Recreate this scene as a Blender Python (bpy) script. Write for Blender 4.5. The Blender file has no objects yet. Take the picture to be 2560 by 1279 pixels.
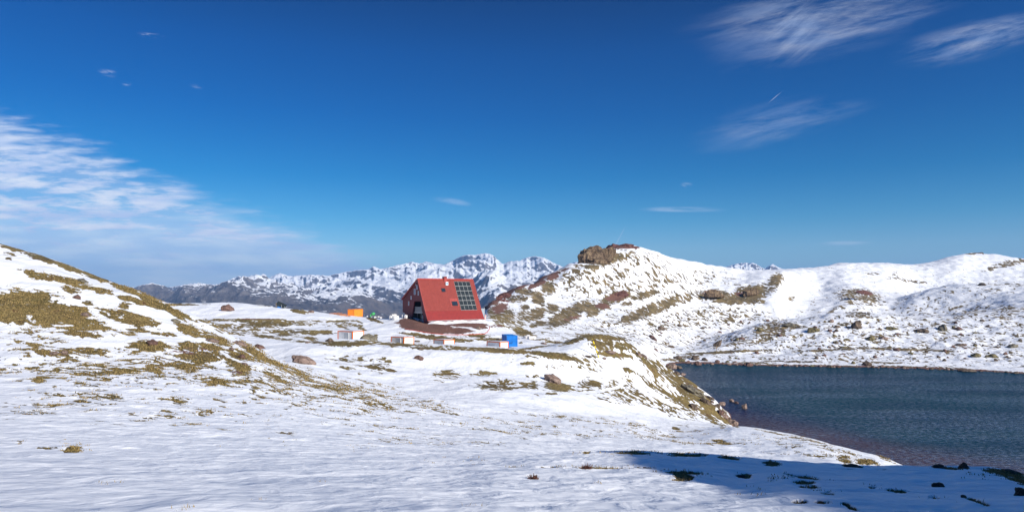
import bpy, bmesh, math, random
import numpy as np
from mathutils import Vector, Matrix

scene = bpy.context.scene
F, CX, HY = 1730.0, 1280.0, 725.0       # focal length in photo pixels, centre column, horizon row

# ------------------------------------------------------------------ camera
cam_d = bpy.data.cameras.new("camera"); cam = bpy.data.objects.new("camera", cam_d)
scene.collection.objects.link(cam); scene.camera = cam
cam.location = (0, 0, 0); cam.rotation_euler = (math.radians(90), 0, 0)
cam_d.sensor_width = 36.0; cam_d.lens = F/2560*36.0
cam_d.shift_y = (HY-639.5)/2560.0
cam_d.clip_start = 0.1; cam_d.clip_end = 60000

# ------------------------------------------------------------------ light
SUN_EL, SUN_AZ = math.radians(28), math.radians(132)   # azimuth clockwise from the view direction (+Y)
sdir = Vector((math.sin(SUN_AZ)*math.cos(SUN_EL), math.cos(SUN_AZ)*math.cos(SUN_EL), math.sin(SUN_EL)))
sl = bpy.data.lights.new("sun", 'SUN'); sl.energy = 4.7; sl.angle = math.radians(0.5); sl.color = (1.0, 0.95, 0.87)
so = bpy.data.objects.new("sun", sl); scene.collection.objects.link(so)
so.rotation_euler = sdir.to_track_quat('Z', 'Y').to_euler()
scene.view_settings.view_transform = 'Standard'; scene.view_settings.look = 'None'
scene.view_settings.exposure = 0.45; scene.view_settings.gamma = 1.0
scene.view_settings.use_curve_mapping = False

# ------------------------------------------------------------------ node helpers
class NT:
    def __init__(s, tree): s.t = tree; s.n = tree.nodes; s.l = tree.links
    def node(s, typ, **kw):
        n = s.n.new(typ)
        for k, v in kw.items(): setattr(n, k, v)
        return n
    def put(s, sock, v):
        if isinstance(v, bpy.types.NodeSocket): s.l.new(v, sock)
        elif v is not None: sock.default_value = v
    def m(s, op, a, b=None, c=None, clamp=False):
        n = s.node('ShaderNodeMath', operation=op, use_clamp=clamp)
        s.put(n.inputs[0], a)
        if b is not None: s.put(n.inputs[1], b)
        if c is not None: s.put(n.inputs[2], c)
        return n.outputs[0]
    def ss(s, x, lo, hi, a=0.0, b=1.0):
        n = s.node('ShaderNodeMapRange', interpolation_type='SMOOTHSTEP')
        s.put(n.inputs[0], x); s.put(n.inputs[1], lo); s.put(n.inputs[2], hi); s.put(n.inputs[3], a); s.put(n.inputs[4], b)
        return n.outputs[0]
    def mix(s, f, a, b, blend='MIX'):
        n = s.node('ShaderNodeMix', data_type='RGBA', blend_type=blend)
        s.put(n.inputs[0], f); s.put(n.inputs[6], a if isinstance(a, bpy.types.NodeSocket) else (*a, 1) if len(a) == 3 else a)
        s.put(n.inputs[7], b if isinstance(b, bpy.types.NodeSocket) else (*b, 1) if len(b) == 3 else b)
        return n.outputs[2]
    def noise(s, vec, scale, detail=4, rough=0.5, dist=0.0, out=0):
        n = s.node('ShaderNodeTexNoise'); s.put(n.inputs['Vector'], vec)
        n.inputs['Scale'].default_value = scale; n.inputs['Detail'].default_value = detail
        n.inputs['Roughness'].default_value = rough; n.inputs['Distortion'].default_value = dist
        return n.outputs[out]
    def vec(s, x, y, z):
        n = s.node('ShaderNodeCombineXYZ'); s.put(n.inputs[0], x); s.put(n.inputs[1], y); s.put(n.inputs[2], z); return n.outputs[0]
    def scalev(s, v, k):
        n = s.node('ShaderNodeVectorMath', operation='MULTIPLY'); s.put(n.inputs[0], v); n.inputs[1].default_value = k; return n.outputs[0]
    def attr(s, name):
        n = s.node('ShaderNodeAttribute'); n.attribute_name = name; return n.outputs['Fac']
    def bump(s, h, strength, dist, normal=None):
        n = s.node('ShaderNodeBump'); s.put(n.inputs['Height'], h); s.put(n.inputs['Strength'], strength)
        s.put(n.inputs['Distance'], dist)
        if normal is not None: s.put(n.inputs['Normal'], normal)
        return n.outputs[0]

def new_mat(name):
    m = bpy.data.materials.new(name); m.use_nodes = True
    t = NT(m.node_tree); b = m.node_tree.nodes['Principled BSDF']
    return m, t, b
def objco(t): return t.node('ShaderNodeTexCoord').outputs['Object']

# ------------------------------------------------------------------ world: daylight sky with thin clouds
world = bpy.data.worlds.new("World"); scene.world = world; world.use_nodes = True
wt = NT(world.node_tree); bg = world.node_tree.nodes['Background']
sky = wt.node('ShaderNodeTexSky', sky_type='NISHITA'); sky.sun_disc = False
sky.sun_elevation = SUN_EL; sky.sun_rotation = SUN_AZ
sky.altitude = 2000; sky.air_density = 1.0; sky.dust_density = 0.25; sky.ozone_density = 2.2
hs = wt.node('ShaderNodeHueSaturation'); hs.inputs['Saturation'].default_value = 1.22; hs.inputs['Value'].default_value = 1.0
wt.l.new(sky.outputs[0], hs.inputs['Color'])
wd = wt.node('ShaderNodeSeparateXYZ'); wt.l.new(wt.node('ShaderNodeTexCoord').outputs['Generated'], wd.inputs[0])
ysafe = wt.m('MAXIMUM', wd.outputs[1], 0.02)
U = wt.m('DIVIDE', wd.outputs[0], ysafe); V = wt.m('DIVIDE', wd.outputs[2], ysafe)
front = wt.ss(wd.outputs[1], 0.1, 0.3)
def cloud_ellipse(px, py, rx, ry, rot, power, sx, sy, lo, hi, seed, detail=6, rough=0.6, dist=0.3):
    u0, v0 = (px-CX)/F, (HY-py)/F; c, s_ = math.cos(math.radians(rot)), math.sin(math.radians(rot))
    du = wt.m('SUBTRACT', U, u0); dv = wt.m('SUBTRACT', V, v0)
    a = wt.m('ADD', wt.m('MULTIPLY', du, c), wt.m('MULTIPLY', dv, s_))
    b = wt.m('SUBTRACT', wt.m('MULTIPLY', dv, c), wt.m('MULTIPLY', du, s_))
    ea = wt.m('DIVIDE', a, rx/F); eb = wt.m('DIVIDE', b, ry/F)
    wob = wt.m('MULTIPLY_ADD', wt.noise(wt.vec(wt.m('MULTIPLY', a, sx*0.5), wt.m('MULTIPLY', b, sy*0.5), seed+7.7), 1.0, 3), 1.3, -0.65)
    rho = wt.m('ADD', wt.m('SQRT', wt.m('ADD', wt.m('POWER', ea, 2.0), wt.m('POWER', eb, 2.0))), wob)
    mask = wt.ss(rho, 0.15, 1.05, 1.0, 0.0)
    n = wt.noise(wt.vec(wt.m('MULTIPLY', a, sx), wt.m('MULTIPLY', b, sy), seed), 1.0, detail, rough, dist)
    return wt.m('MULTIPLY', wt.m('MULTIPLY', mask, wt.ss(n, lo, hi)), power)
fac = None
def addc(x):
    global fac
    fac = x if fac is None else wt.m('ADD', fac, wt.m('MULTIPLY', x, wt.m('SUBTRACT', 1.0, fac, clamp=True)))
# bank of altocumulus low on the left
edge = wt.m('SUBTRACT', wt.m('MULTIPLY_ADD', U, -0.385, -0.028), V)     # >0 under the bank's upper edge
wob = wt.m('MULTIPLY_ADD', wt.noise(wt.vec(wt.m('MULTIPLY', U, 9), wt.m('MULTIPLY', V, 60), 3.1), 1.0, 5, 0.55), 0.10, -0.052)
edge = wt.m('ADD', edge, wob)
em = wt.ss(edge, -0.012, 0.035)
ushear = wt.m('ADD', U, wt.m('MULTIPLY', V, 0.6))
bn = wt.m('ADD', wt.m('MULTIPLY', wt.noise(wt.vec(wt.m('MULTIPLY', U, 6), wt.m('MULTIPLY', V, 34), 1.0), 1.0, 8, 0.6, 0.2), 0.55), wt.m('MULTIPLY', wt.noise(wt.vec(wt.m('MULTIPLY', ushear, 22), wt.m('MULTIPLY', V, 105), 9.0), 1.0, 6, 0.6, 0.2), 0.45))
bb = wt.ss(bn, 0.36, 0.58)
low = wt.ss(V, 0.03, 0.09, 0.74, 1.0)
bank = wt.m('MULTIPLY', wt.m('MULTIPLY', em, wt.m('MAXIMUM', bb, wt.ss(V, 0.04, 0.14, 0.88, 0.30))), wt.m('MULTIPLY', low, 1.0))
addc(wt.m('MULTIPLY', bank, wt.ss(U, -0.24, -0.10, 1.0, 0.0)))
addc(cloud_ellipse(2060, 35, 340, 125, 14, 0.36, 5, 34, 0.36, 0.66, 2.0, 9, .7, .3))
addc(cloud_ellipse(1985, 80, 110, 85, 38, 0.28, 6, 60, 0.36, 0.62, 12.0, 8, .68, .3))
addc(cloud_ellipse(2450, 98, 220, 60, 14, 0.36, 6, 44, 0.36, 0.64, 4.0, 9, .7, .3))
addc(cloud_ellipse(1930, 305, 240, 66, 14, 0.20, 6, 40, 0.36, 0.62, 6.0, 9, .7, .3))
addc(cloud_ellipse(1690, 524, 120, 9, 0, 0.45, 8, 80, 0.30, 0.6, 8.0))
addc(cloud_ellipse(2110, 607, 90, 8, 1, 0.34, 8, 80, 0.3, 0.6, 9.0))
addc(cloud_ellipse(1125, 503, 55, 10, -8, 0.30, 14, 60, 0.3, 0.6, 10.0))
addc(cloud_ellipse(1717, 463, 16, 9, 0, 0.3, 50, 150, 0.42, 0.68, 11.0))
addc(cloud_ellipse(380, 89, 38, 9, -6, 0.5, 40, 170, 0.42, 0.68, 13.0))
addc(cloud_ellipse(266, 182, 30, 12, -12, 0.34, 40, 150, 0.42, 0.68, 14.0))
addc(cloud_ellipse(317, 211, 16, 6, 0, 0.34, 50, 190, 0.42, 0.68, 15.0))
addc(cloud_ellipse(493, 217, 24, 7, -6, 0.2, 40, 170, 0.3, 0.6, 16.0))
addc(cloud_ellipse(55, 324, 65, 9, -5, 0.62, 14, 90, 0.25, 0.5, 17.0))
addc(cloud_ellipse(342, 460, 22, 5, -2, 0.55, 14, 90, 0.2, 0.5, 18.0))
addc(cloud_ellipse(232, 436, 24, 5, -4, 0.5, 14, 90, 0.2, 0.5, 19.0))
addc(cloud_ellipse(1937, 244, 27, 1.3, 40, 0.35, 4, 30, 0.1, 0.4, 20.0, 1))
addc(cloud_ellipse(1548, 595, 34, 1.6, 62, 0.35, 4, 30, 0.1, 0.4, 21.0, 1))
fac = wt.m('MULTIPLY', fac, front, clamp=True)
cshade = wt.noise(wt.vec(wt.m('MULTIPLY', U, 11), wt.m('MULTIPLY', V, 60), 5.0), 1.0, 4, 0.5)
ccol = wt.mix(wt.ss(cshade, 0.35, 0.7), (5.2, 6.6, 9.4), (8.2, 8.9, 10.2))
grade = wt.node('ShaderNodeValToRGB'); wt.l.new(wd.outputs[2], grade.inputs[0]); cr = grade.color_ramp
stops = [(0.0, (.62, .84, 1.0)), (.06, (.60, .86, 1.0)), (.10, (.30, .76, .94)), (.157, (.07, .61, .88)), (.24, (.004, .48, .84)), (.32, (.0, .41, .78)), (.39, (.0, .29, .58)), (.50, (.0, .56, 1.08)), (.9, (.05, .82, 1.12))]  # top stops, out of view, raised to add blue fill light to shaded snow
cr.elements[0].position, cr.elements[0].color = stops[0][0], (*stops[0][1], 1); cr.elements[1].position, cr.elements[1].color = stops[-1][0], (*stops[-1][1], 1)
for p_, c_ in stops[1:-1]:
    e_ = cr.elements.new(p_); e_.color = (*c_, 1)
skyg = wt.mix(1.0, hs.outputs[0], grade.outputs[0], 'MULTIPLY')
skyc = wt.mix(fac, skyg, ccol)
wt.l.new(skyc, bg.inputs['Color']); bg.inputs['Strength'].default_value = 0.075

# ------------------------------------------------------------------ numpy noise
_rng = np.random.RandomState(5)
_perm = _rng.permutation(4096).astype(np.int64); _ang = _rng.rand(4096)*2*np.pi
_gx, _gy = np.cos(_ang), np.sin(_ang)
def perlin(x, y, seed=0):
    x = x+seed*17.31; y = y+seed*9.73
    xi = np.floor(x).astype(np.int64); yi = np.floor(y).astype(np.int64)
    xf = x-xi; yf = y-yi
    u = xf*xf*xf*(xf*(xf*6-15)+10); v = yf*yf*yf*(yf*(yf*6-15)+10)
    def g(ix, iy, fx, fy):
        h = _perm[(_perm[ix & 4095]+iy) & 4095]
        return _gx[h]*fx+_gy[h]*fy
    a = g(xi, yi, xf, yf); b = g(xi+1, yi, xf-1, yf); c = g(xi, yi+1, xf, yf-1); d = g(xi+1, yi+1, xf-1, yf-1)
    return (a+(b-a)*u+(c+(d-c)*u-a-(b-a)*u)*v)*1.45
def ridged(x, y, lam, octs, seed, gain=0.5):
    s = np.zeros_like(x); amp = 1.0; w = np.ones_like(x)
    for o in range(octs):
        n = 1-np.abs(perlin(x/lam, y/lam, seed+o)); n = n*n
        s += n*amp*w; w = np.clip(n*1.6, 0, 1); amp *= gain; lam *= 0.5
    return s
def pchip(xk, yk, x):
    xk = np.asarray(xk, float); yk = np.asarray(yk, float)
    h = np.diff(xk); d = np.diff(yk)/h
    m = np.zeros_like(yk)
    s = d[:-1]*d[1:] > 0
    w1 = 2*h[1:]+h[:-1]; w2 = h[1:]+2*h[:-1]
    with np.errstate(divide='ignore', invalid='ignore'):
        hm = (w1+w2)/(w1/d[:-1]+w2/d[1:])
    m[1:-1] = np.where(s, hm, 0.0); m[0] = d[0]; m[-1] = d[-1]
    i = np.clip(np.searchsorted(xk, x)-1, 0, len(h)-1)
    t = np.clip((x-xk[i])/h[i], 0, 1); t2 = t*t; t3 = t2*t
    return (2*t3-3*t2+1)*yk[i]+(t3-2*t2+t)*h[i]*m[i]+(-2*t3+3*t2)*yk[i+1]+(t3-t2)*h[i]*m[i+1]
def sstep(x, a, b):
    t = np.clip((x-a)/(b-a), 0, 1); return t*t*(3-2*t)

LAKE = -30.0
def lk(D, z=-33.0): return HY-z*F/D
# relief lines, near to far: (column, row, distance ahead)
L = []
L.append([(-600,1900,2.5),(1280,1900,2.5),(3300,1900,2.5)])
L.append([(-600,1279,5.6),(640,1279,6),(1280,1279,6),(2000,1276,6.2),(2560,1270,6.5),(3300,1220,6.6)])
L.append([(-600,1200,11),(0,1200,11),(640,1203,11),(1280,1208,11.5),(1700,1212,12),(1850,1219,12.5),(1990,1208,12.5),(2300,1222,12),(2560,1225,12),(3300,1190,11)])
L.append([(-600,1130,19),(0,1138,19),(640,1148,20),(1000,1153,20),(1280,1143,22),(1450,1131,24),(1560,1127,25),(1700,1132,25),(1850,1142,25),(2000,1155,26),(2240,1166,27),(2380,1166,28),(2480,1170,28),(2560,1188,26),(2800,1215,24),(3300,1215,22)])
L.append([(-600,1070,28),(0,1085,27),(500,1105,28),(900,1125,29),(1150,1131,32),(1280,1137,32),(1560,1160,34),(2000,1190,36),(2300,1240,38),(2560,1300,38),(3300,1330,38)])
L.append([(-600,1030,34),(0,1045,33),(500,1070,35),(800,1085,38),(1000,1097,42),(1280,1106,48),(1560,1118,56),(1700,1120,62),(1840,1122,66),(2000,1128,62),(2150,1152,58),(2270,1195,54),(2400,1260,56),(2560,1330,56),(3300,1400,60)])
L.append([(-600,980,42),(0,998,41),(320,1000,44),(640,1012,50),(1000,1035,62),(1280,1050,78),(1500,1062,90),(1700,1078,102),(1845,1067,114),(2000,1091,100),(2150,1129,88),(2270,1170,74),(2400,1225,72),(2560,1300,70),(3300,1380,72)])
L.append([(-600,860,62),(0,898,58),(320,905,62),(640,935,67),(720,948,72),(850,970,78),(1000,998,84),(1280,1012,98),(1500,1035,110),(1700,1055,126),(1800,1060,142),(1845,1074,148),(1900,1112,146),(2000,lk(138),138),(2150,lk(130),130),(2560,lk(115),115),(3300,lk(110),110)])
L.append([(-600,470,140),(-300,500,122),(0,607,104),(60,625,103),(144,652,101),(200,674,100),(272,700,98),(330,722,96),(375,744,95),(420,764,94),(480,792,93),(520,811,92),(560,830,92),(600,850,92),(640,866,92),(700,898,92),(760,925,95),(850,952,98),(1000,975,101),(1280,982,110),(1500,1000,122),(1600,1008,132),(1700,1022,144),(1800,1047,150),(1860,1080,154),(1920,lk(153),153),(2560,lk(140),140),(3300,lk(135),135)])
L.append([(-600,560,210),(0,720,150),(330,800,130),(520,850,126),(640,895,122),(760,908,113),(850,922,117),(1000,936,120),(1280,945,127),(1500,958,138),(1600,965,146),(1700,985,154),(1800,1025,156),(1860,lk(157),157),(3300,lk(155),155)])
L.append([(-600,640,240),(0,745,190),(330,792,158),(420,808,150),(600,851,148),(760,855,150),(840,850.5,152),(950,852,151),(1000,855,150),(1050,859,150),(1100,862,149),(1160,864,149),(1280,868,148),(1350,873,147),(1400,882,146),(1500,902,151),(1600,905,156),(1650,930,160),(1700,960,162),(1760,1003,158.5),(1800,1020,158.5),(1850,lk(160),160),(3300,lk(160),160)])
L.append([(-600,660,260),(0,735,225),(330,785,178),(600,838,172),(760,848,170),(840,853,168),(1000,860,165),(1110,866,164),(1280,870,162),(1350,868,168),(1400,857,172),(1450,840,170),(1500,833,169),(1540,838,169),(1570,850,170),(1600,867,171),(1640,892,173),(1660,907,175),(1700,938,171),(1735,962,167),(1760,980,164),(1790,1003,161.5),(1810,1028,161),(1840,1058,161.5),(1865,lk(163),163),(3300,lk(163),163)])
L.append([(-600,660,280),(0,730,250),(330,765,205),(500,796,198),(640,806,197),(840,822,192),(1000,832,185),(1100,840,182),(1280,846,182),(1350,850,184),(1400,862,186),(1450,872,188),(1500,882,190),(1600,905,192),(1640,940,195),(1680,lk(197),197),(3300,lk(195),195)])
L.append([(-600,650,300),(0,725,270),(330,754,235),(430,759,232),(500,757,231),(560,757,231),(700,768,231),(760,776,231),(850,787,231),(900,792,228),(960,796,220),(1000,797,212),(1030,796,207),(1060,806,200),(1072,809,198.5),(1209,808,208),(1240,815,212),(1300,825,220),(1400,838,228),(1500,852,235),(1600,880,235),(1640,902,240),(1690,lk(244),244),(3300,lk(225),225)])
L.append([(-600,700,360),(0,800,330),(330,820,290),(500,830,285),(850,850,280),(1000,850,260),(1100,830,240),(1180,812,232),(1215,795,235),(1240,792,240),(1300,808,255),(1400,822,262),(1500,838,268),(1600,863,270),(1650,899,286),(1700,907,285),(1900,913,276),(2200,918,269),(2400,924,261),(2560,933,249.5),(2800,950,231),(3300,984,200)])
L.append([(-600,800,430),(0,900,400),(500,930,370),(1000,930,340),(1150,860,300),(1205,792,280),(1225,780,280),(1300,783,295),(1400,803,300),(1500,825,305),(1600,845,310),(1700,887,303),(1800,883,303),(1900,885,302),(2060,876,301),(2244,873,300),(2400,877,294),(2560,889,282),(3300,930,240)])
L.append([(-600,900,560),(0,980,520),(1000,980,450),(1150,900,380),(1205,790,330),(1215,768,330),(1235,751,332),(1300,750,338),(1400,768,345),(1500,785,348),(1600,803,350),(1680,838,348),(1740,862,345),(1790,852,345),(1850,826,350),(1920,808,355),(2000,801,360),(2100,783,370),(2180,778,375),(2250,788,375),(2350,792,370),(2450,786,365),(2560,780,360),(3300,740,320)])
L.append([(-600,950,640),(0,1000,600),(1100,950,460),(1205,850,400),(1225,790,385),(1260,736,385),(1310,712,390),(1350,714,388),(1400,735,385),(1500,748,388),(1600,763,392),(1700,800,396),(1800,822,398),(1850,826,400),(1920,806,412),(2000,800,424),(2100,788,434),(2200,792,440),(2350,790,432),(2450,770,425),(2560,750,410),(3300,700,360)])
L.append([(-600,1000,760),(0,1000,720),(1200,930,520),(1260,790,470),(1310,740,450),(1350,697,432),(1400,674,430),(1430,661,428),(1460,660,425),(1500,664,427),(1550,672,430),(1600,680,436),(1680,730,438),(1760,755,444),(1850,757,452),(1900,742,465),(1945,722,478),(1965,770,480),(2000,775,474),(2060,768,474),(2150,752,486),(2220,756,492),(2300,732,492),(2400,710,482),(2480,709,478),(2560,712,470),(3300,690,430)])
L.append([(-600,1000,820),(0,1000,800),(1250,930,620),(1350,800,540),(1400,720,500),(1450,690,475),(1490,650,455),(1540,622,459),(1600,630,465),(1680,670,478),(1760,705,500),(1850,702,515),(1900,694,520),(1950,692,532),(1985,720,540),(2040,728,552),(2120,708,565),(2200,718,572),(2300,738,572),(2400,735,580),(2560,728,560),(3300,690,520)])
L.append([(-600,1000,900),(0,1000,900),(1250,950,760),(1400,800,600),(1480,690,520),(1540,618,478),(1575,615,484),(1600,620,490),(1640,632,500),(1700,647,530),(1760,660,560),(1820,669,590),(1870,676,620),(1970,673,640),(2050,667,660),(2100,660,680),(2200,657,700),(2280,661,720),(2330,655,740),(2400,637,760),(2440,632,780),(2500,636,790),(2560,646,790),(3300,670,760)])
L.append([(-600,950,1300),(0,960,1300),(1400,950,1100),(1540,850,900),(2000,830,1000),(2560,800,1100),(3300,800,1100)])
L.append([(-600,960,1700),(1280,960,1700),(3300,960,1700)])

def line_at(line, px):
    k = np.array(line, float)
    if len(k) < 3: raise ValueError
    return pchip(k[:, 0], k[:, 1], px), np.exp(pchip(k[:, 0], np.log(k[:, 2]), px))

# columns (angles): dense inside the view, coarse elsewhere
px_in = np.linspace(-70, 2630, 1240)
th_in = np.arctan((px_in-CX)/F)
th_l = np.linspace(-math.pi, th_in[0], 120, endpoint=False); th_r = np.linspace(th_in[-1], math.pi, 121)[1:]
TH = np.concatenate([th_l, th_in, th_r]); NC = len(TH)
lo_t, hi_t = math.atan((-600-CX)/F), math.atan((3300-CX)/F)
R = np.concatenate([np.geomspace(1.2, 5, 40, endpoint=False), np.geomspace(5, 30, 400, endpoint=False), np.geomspace(30, 300, 640, endpoint=False), np.geomspace(300, 900, 400, endpoint=False), np.geomspace(900, 2100, 24)])
NR = len(R); lnR = np.log(R)
Z = np.zeros((NC, NR))
thc = np.clip(TH, lo_t, hi_t); pxc = np.tan(thc)*F+CX
LP = [line_at(l, pxc) for l in L]
PY = np.array([a for a, b in LP]); DD = np.array([b for a, b in LP])
for k in range(1, len(L)): DD[k] = np.maximum(DD[k], DD[k-1]*1.012)
cosc = np.cos(thc)
prof_cache = {}
for i in range(NC):
    if i and thc[i] == thc[i-1]: Z[i] = Z[i-1]; continue
    r = DD[:, i]/cosc[i]; sl_ = -(PY[:, i]-HY)/F*cosc[i]
    r = np.concatenate([[1.0], r]); sl_ = np.concatenate([[-1.7], sl_])
    Z[i] = pchip(np.log(r), sl_, lnR)*R
# behind the camera: blend the two outer profiles
rear_r = TH > hi_t; rear_l = TH < lo_t
def rear_w(t): return np.clip((t-2.75)/(2*math.pi-2.75+lo_t), 0, 1)
zl = Z[np.argmax(TH >= lo_t)].copy(); zr = Z[len(TH)-1-np.argmax((TH <= hi_t)[::-1])].copy()
for i in range(NC):
    if rear_r[i]: w = rear_w(TH[i])
    elif rear_l[i]: w = rear_w(TH[i]+2*math.pi)
    else: continue
    w = w*w*(3-2*w); Z[i] = zr*(1-w)+zl*w
X = R[None, :]*np.sin(TH)[:, None]; Y = R[None, :]*np.cos(TH)[:, None]
RR = np.broadcast_to(R[None, :], X.shape)
cellw = RR*0.0016
# the hill to the right, outside the picture, that shades the near ground
AZ = np.broadcast_to(TH[:, None], X.shape)
xc = np.interp(Y, [-55, -42, -27, -20.5, -14.8, -2, 8], [27, 29, 31, 31.6, 33.2, 33, 34])+1.2*perlin(Y/6, X*0+.5, 71)
hc = np.interp(Y, [-55, -42, -20.5, -14.8, -2, 4], [20, 20.5, 19.6, 18.2, 16.3, 15.5])+0.5*perlin(X/7, Y/7, 70)
wgt = sstep(X, xc-8, xc+.5)*(1-sstep(Y, 1, 11))*(1-sstep(X, 75, 105))*sstep(Y, -75, -52)
Z = Z+(hc-Z)*wgt

# natural roughness of the ground
def octave(lam, seed, amp, wmin=3.0):
    fade = sstep(lam/np.maximum(cellw, 1e-6), 2.0, 5.0)
    return perlin(X/lam, Y/lam, seed)*amp*fade
land = sstep(Z, LAKE-0.5, LAKE+3.0)
near = sstep(RR, 6, 60)
Z += octave(23, 1, 0.55)*sstep(RR, 40, 160)*land + octave(11, 2, 0.38)*sstep(RR, 25, 110)*land
rough_far = sstep(RR, 260, 340)
Z += (octave(6, 3, 0.22)+octave(2.7, 4, 0.11))*sstep(RR, 15, 80)*land*(1+1.6*rough_far)
Z += rough_far*(octave(40, 14, 1.0)+octave(17, 15, 0.7)+octave(8, 16, 0.4))*land*sstep(RR,260,420)
Z += octave(1.15, 5, 0.035)+octave(0.55, 6, 0.012)*(RR < 60)
wq = 0.7*perlin(X/2.1, Y/2.1, 31)
sw = perlin(X/0.33+wq+0.3*Y, Y/0.42+wq, 8)
pat = 0.35+0.9*sstep(perlin(X/4.5, Y/3.5, 33), -.35, .55)
Z += 0.014*pat*(np.abs(sw)*1.6-.5)*-1*sstep(RR, 3, 6)*(1-sstep(RR, 25, 60))+0.006*perlin(X/0.23, Y/0.2, 9)*(1-sstep(RR, 12, 25))
Z += 0.030*perlin(X/0.95+wq, Y/0.75, 12)*sstep(RR, 10, 25)*(1-sstep(RR, 60, 110))
Z += 0.035*perlin(X/1.2, Y/1.1, 10)*(1-sstep(RR, 40, 80))
# hut terrace: a levelled pad
HUT_A = math.radians(35); HUT_O = np.array([(1072-CX)/F*200.0, 200.0]); HUT_Z = -9.6
eu = np.array([math.cos(HUT_A), math.sin(HUT_A)]); ev = np.array([-math.sin(HUT_A), math.cos(HUT_A)])
hu = (X-HUT_O[0])*eu[0]+(Y-HUT_O[1])*eu[1]; hv = (X-HUT_O[0])*ev[0]+(Y-HUT_O[1])*ev[1]
padz = HUT_Z-0.15+np.clip(hv, 0, 12)*0.13*(1-sstep(hu, 1, 6))
pw = sstep(hu, -5, -1)*(1-sstep(hu, 19.5, 25))*sstep(hv, -1.6, -0.2)*(1-sstep(hv, 17, 22))
Z = Z*(1-pw)+padz*pw
PXG = X/np.maximum(Y, 1e-3)*F+CX; PYG = HY-Z/np.maximum(Y, 1e-3)*F
fr = (Y > 0.5)

# visible-surface lookup: where a sight line first meets the ground
def surf(px, py):
    th = math.atan((px-CX)/F); i = int(np.argmin(np.abs(TH-th)))
    row = PYG[i]; ok = np.where((row <= py) & (R > 3))[0]
    k = ok[0] if len(ok) else NR-30
    if k > 0 and row[k-1] != row[k]:
        t = min(max((row[k-1]-py)/(row[k-1]-row[k]), 0), 1)
    else: t = 1
    r = R[k-1]*(1-t)+R[k]*t; z = Z[i, k-1]*(1-t)+Z[i, k]*t
    if z < LAKE:                                   # the sight line meets the water first
        D_ = -LAKE*F/(py-HY); return (px-CX)/F*D_, D_, LAKE
    return r*math.sin(TH[i]), r*math.cos(TH[i]), z
def ground_z(x, y):
    th = math.atan2(x, y); r = math.hypot(x, y)
    i = min(max(int(np.searchsorted(TH, th))-1, 0), NC-2); k = min(max(int(np.searchsorted(R, r))-1, 0), NR-2)
    a = (th-TH[i])/(TH[i+1]-TH[i]); b = (r-R[k])/(R[k+1]-R[k])
    return (Z[i, k]*(1-a)+Z[i+1, k]*a)*(1-b)+(Z[i, k+1]*(1-a)+Z[i+1, k+1]*a)*b

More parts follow.
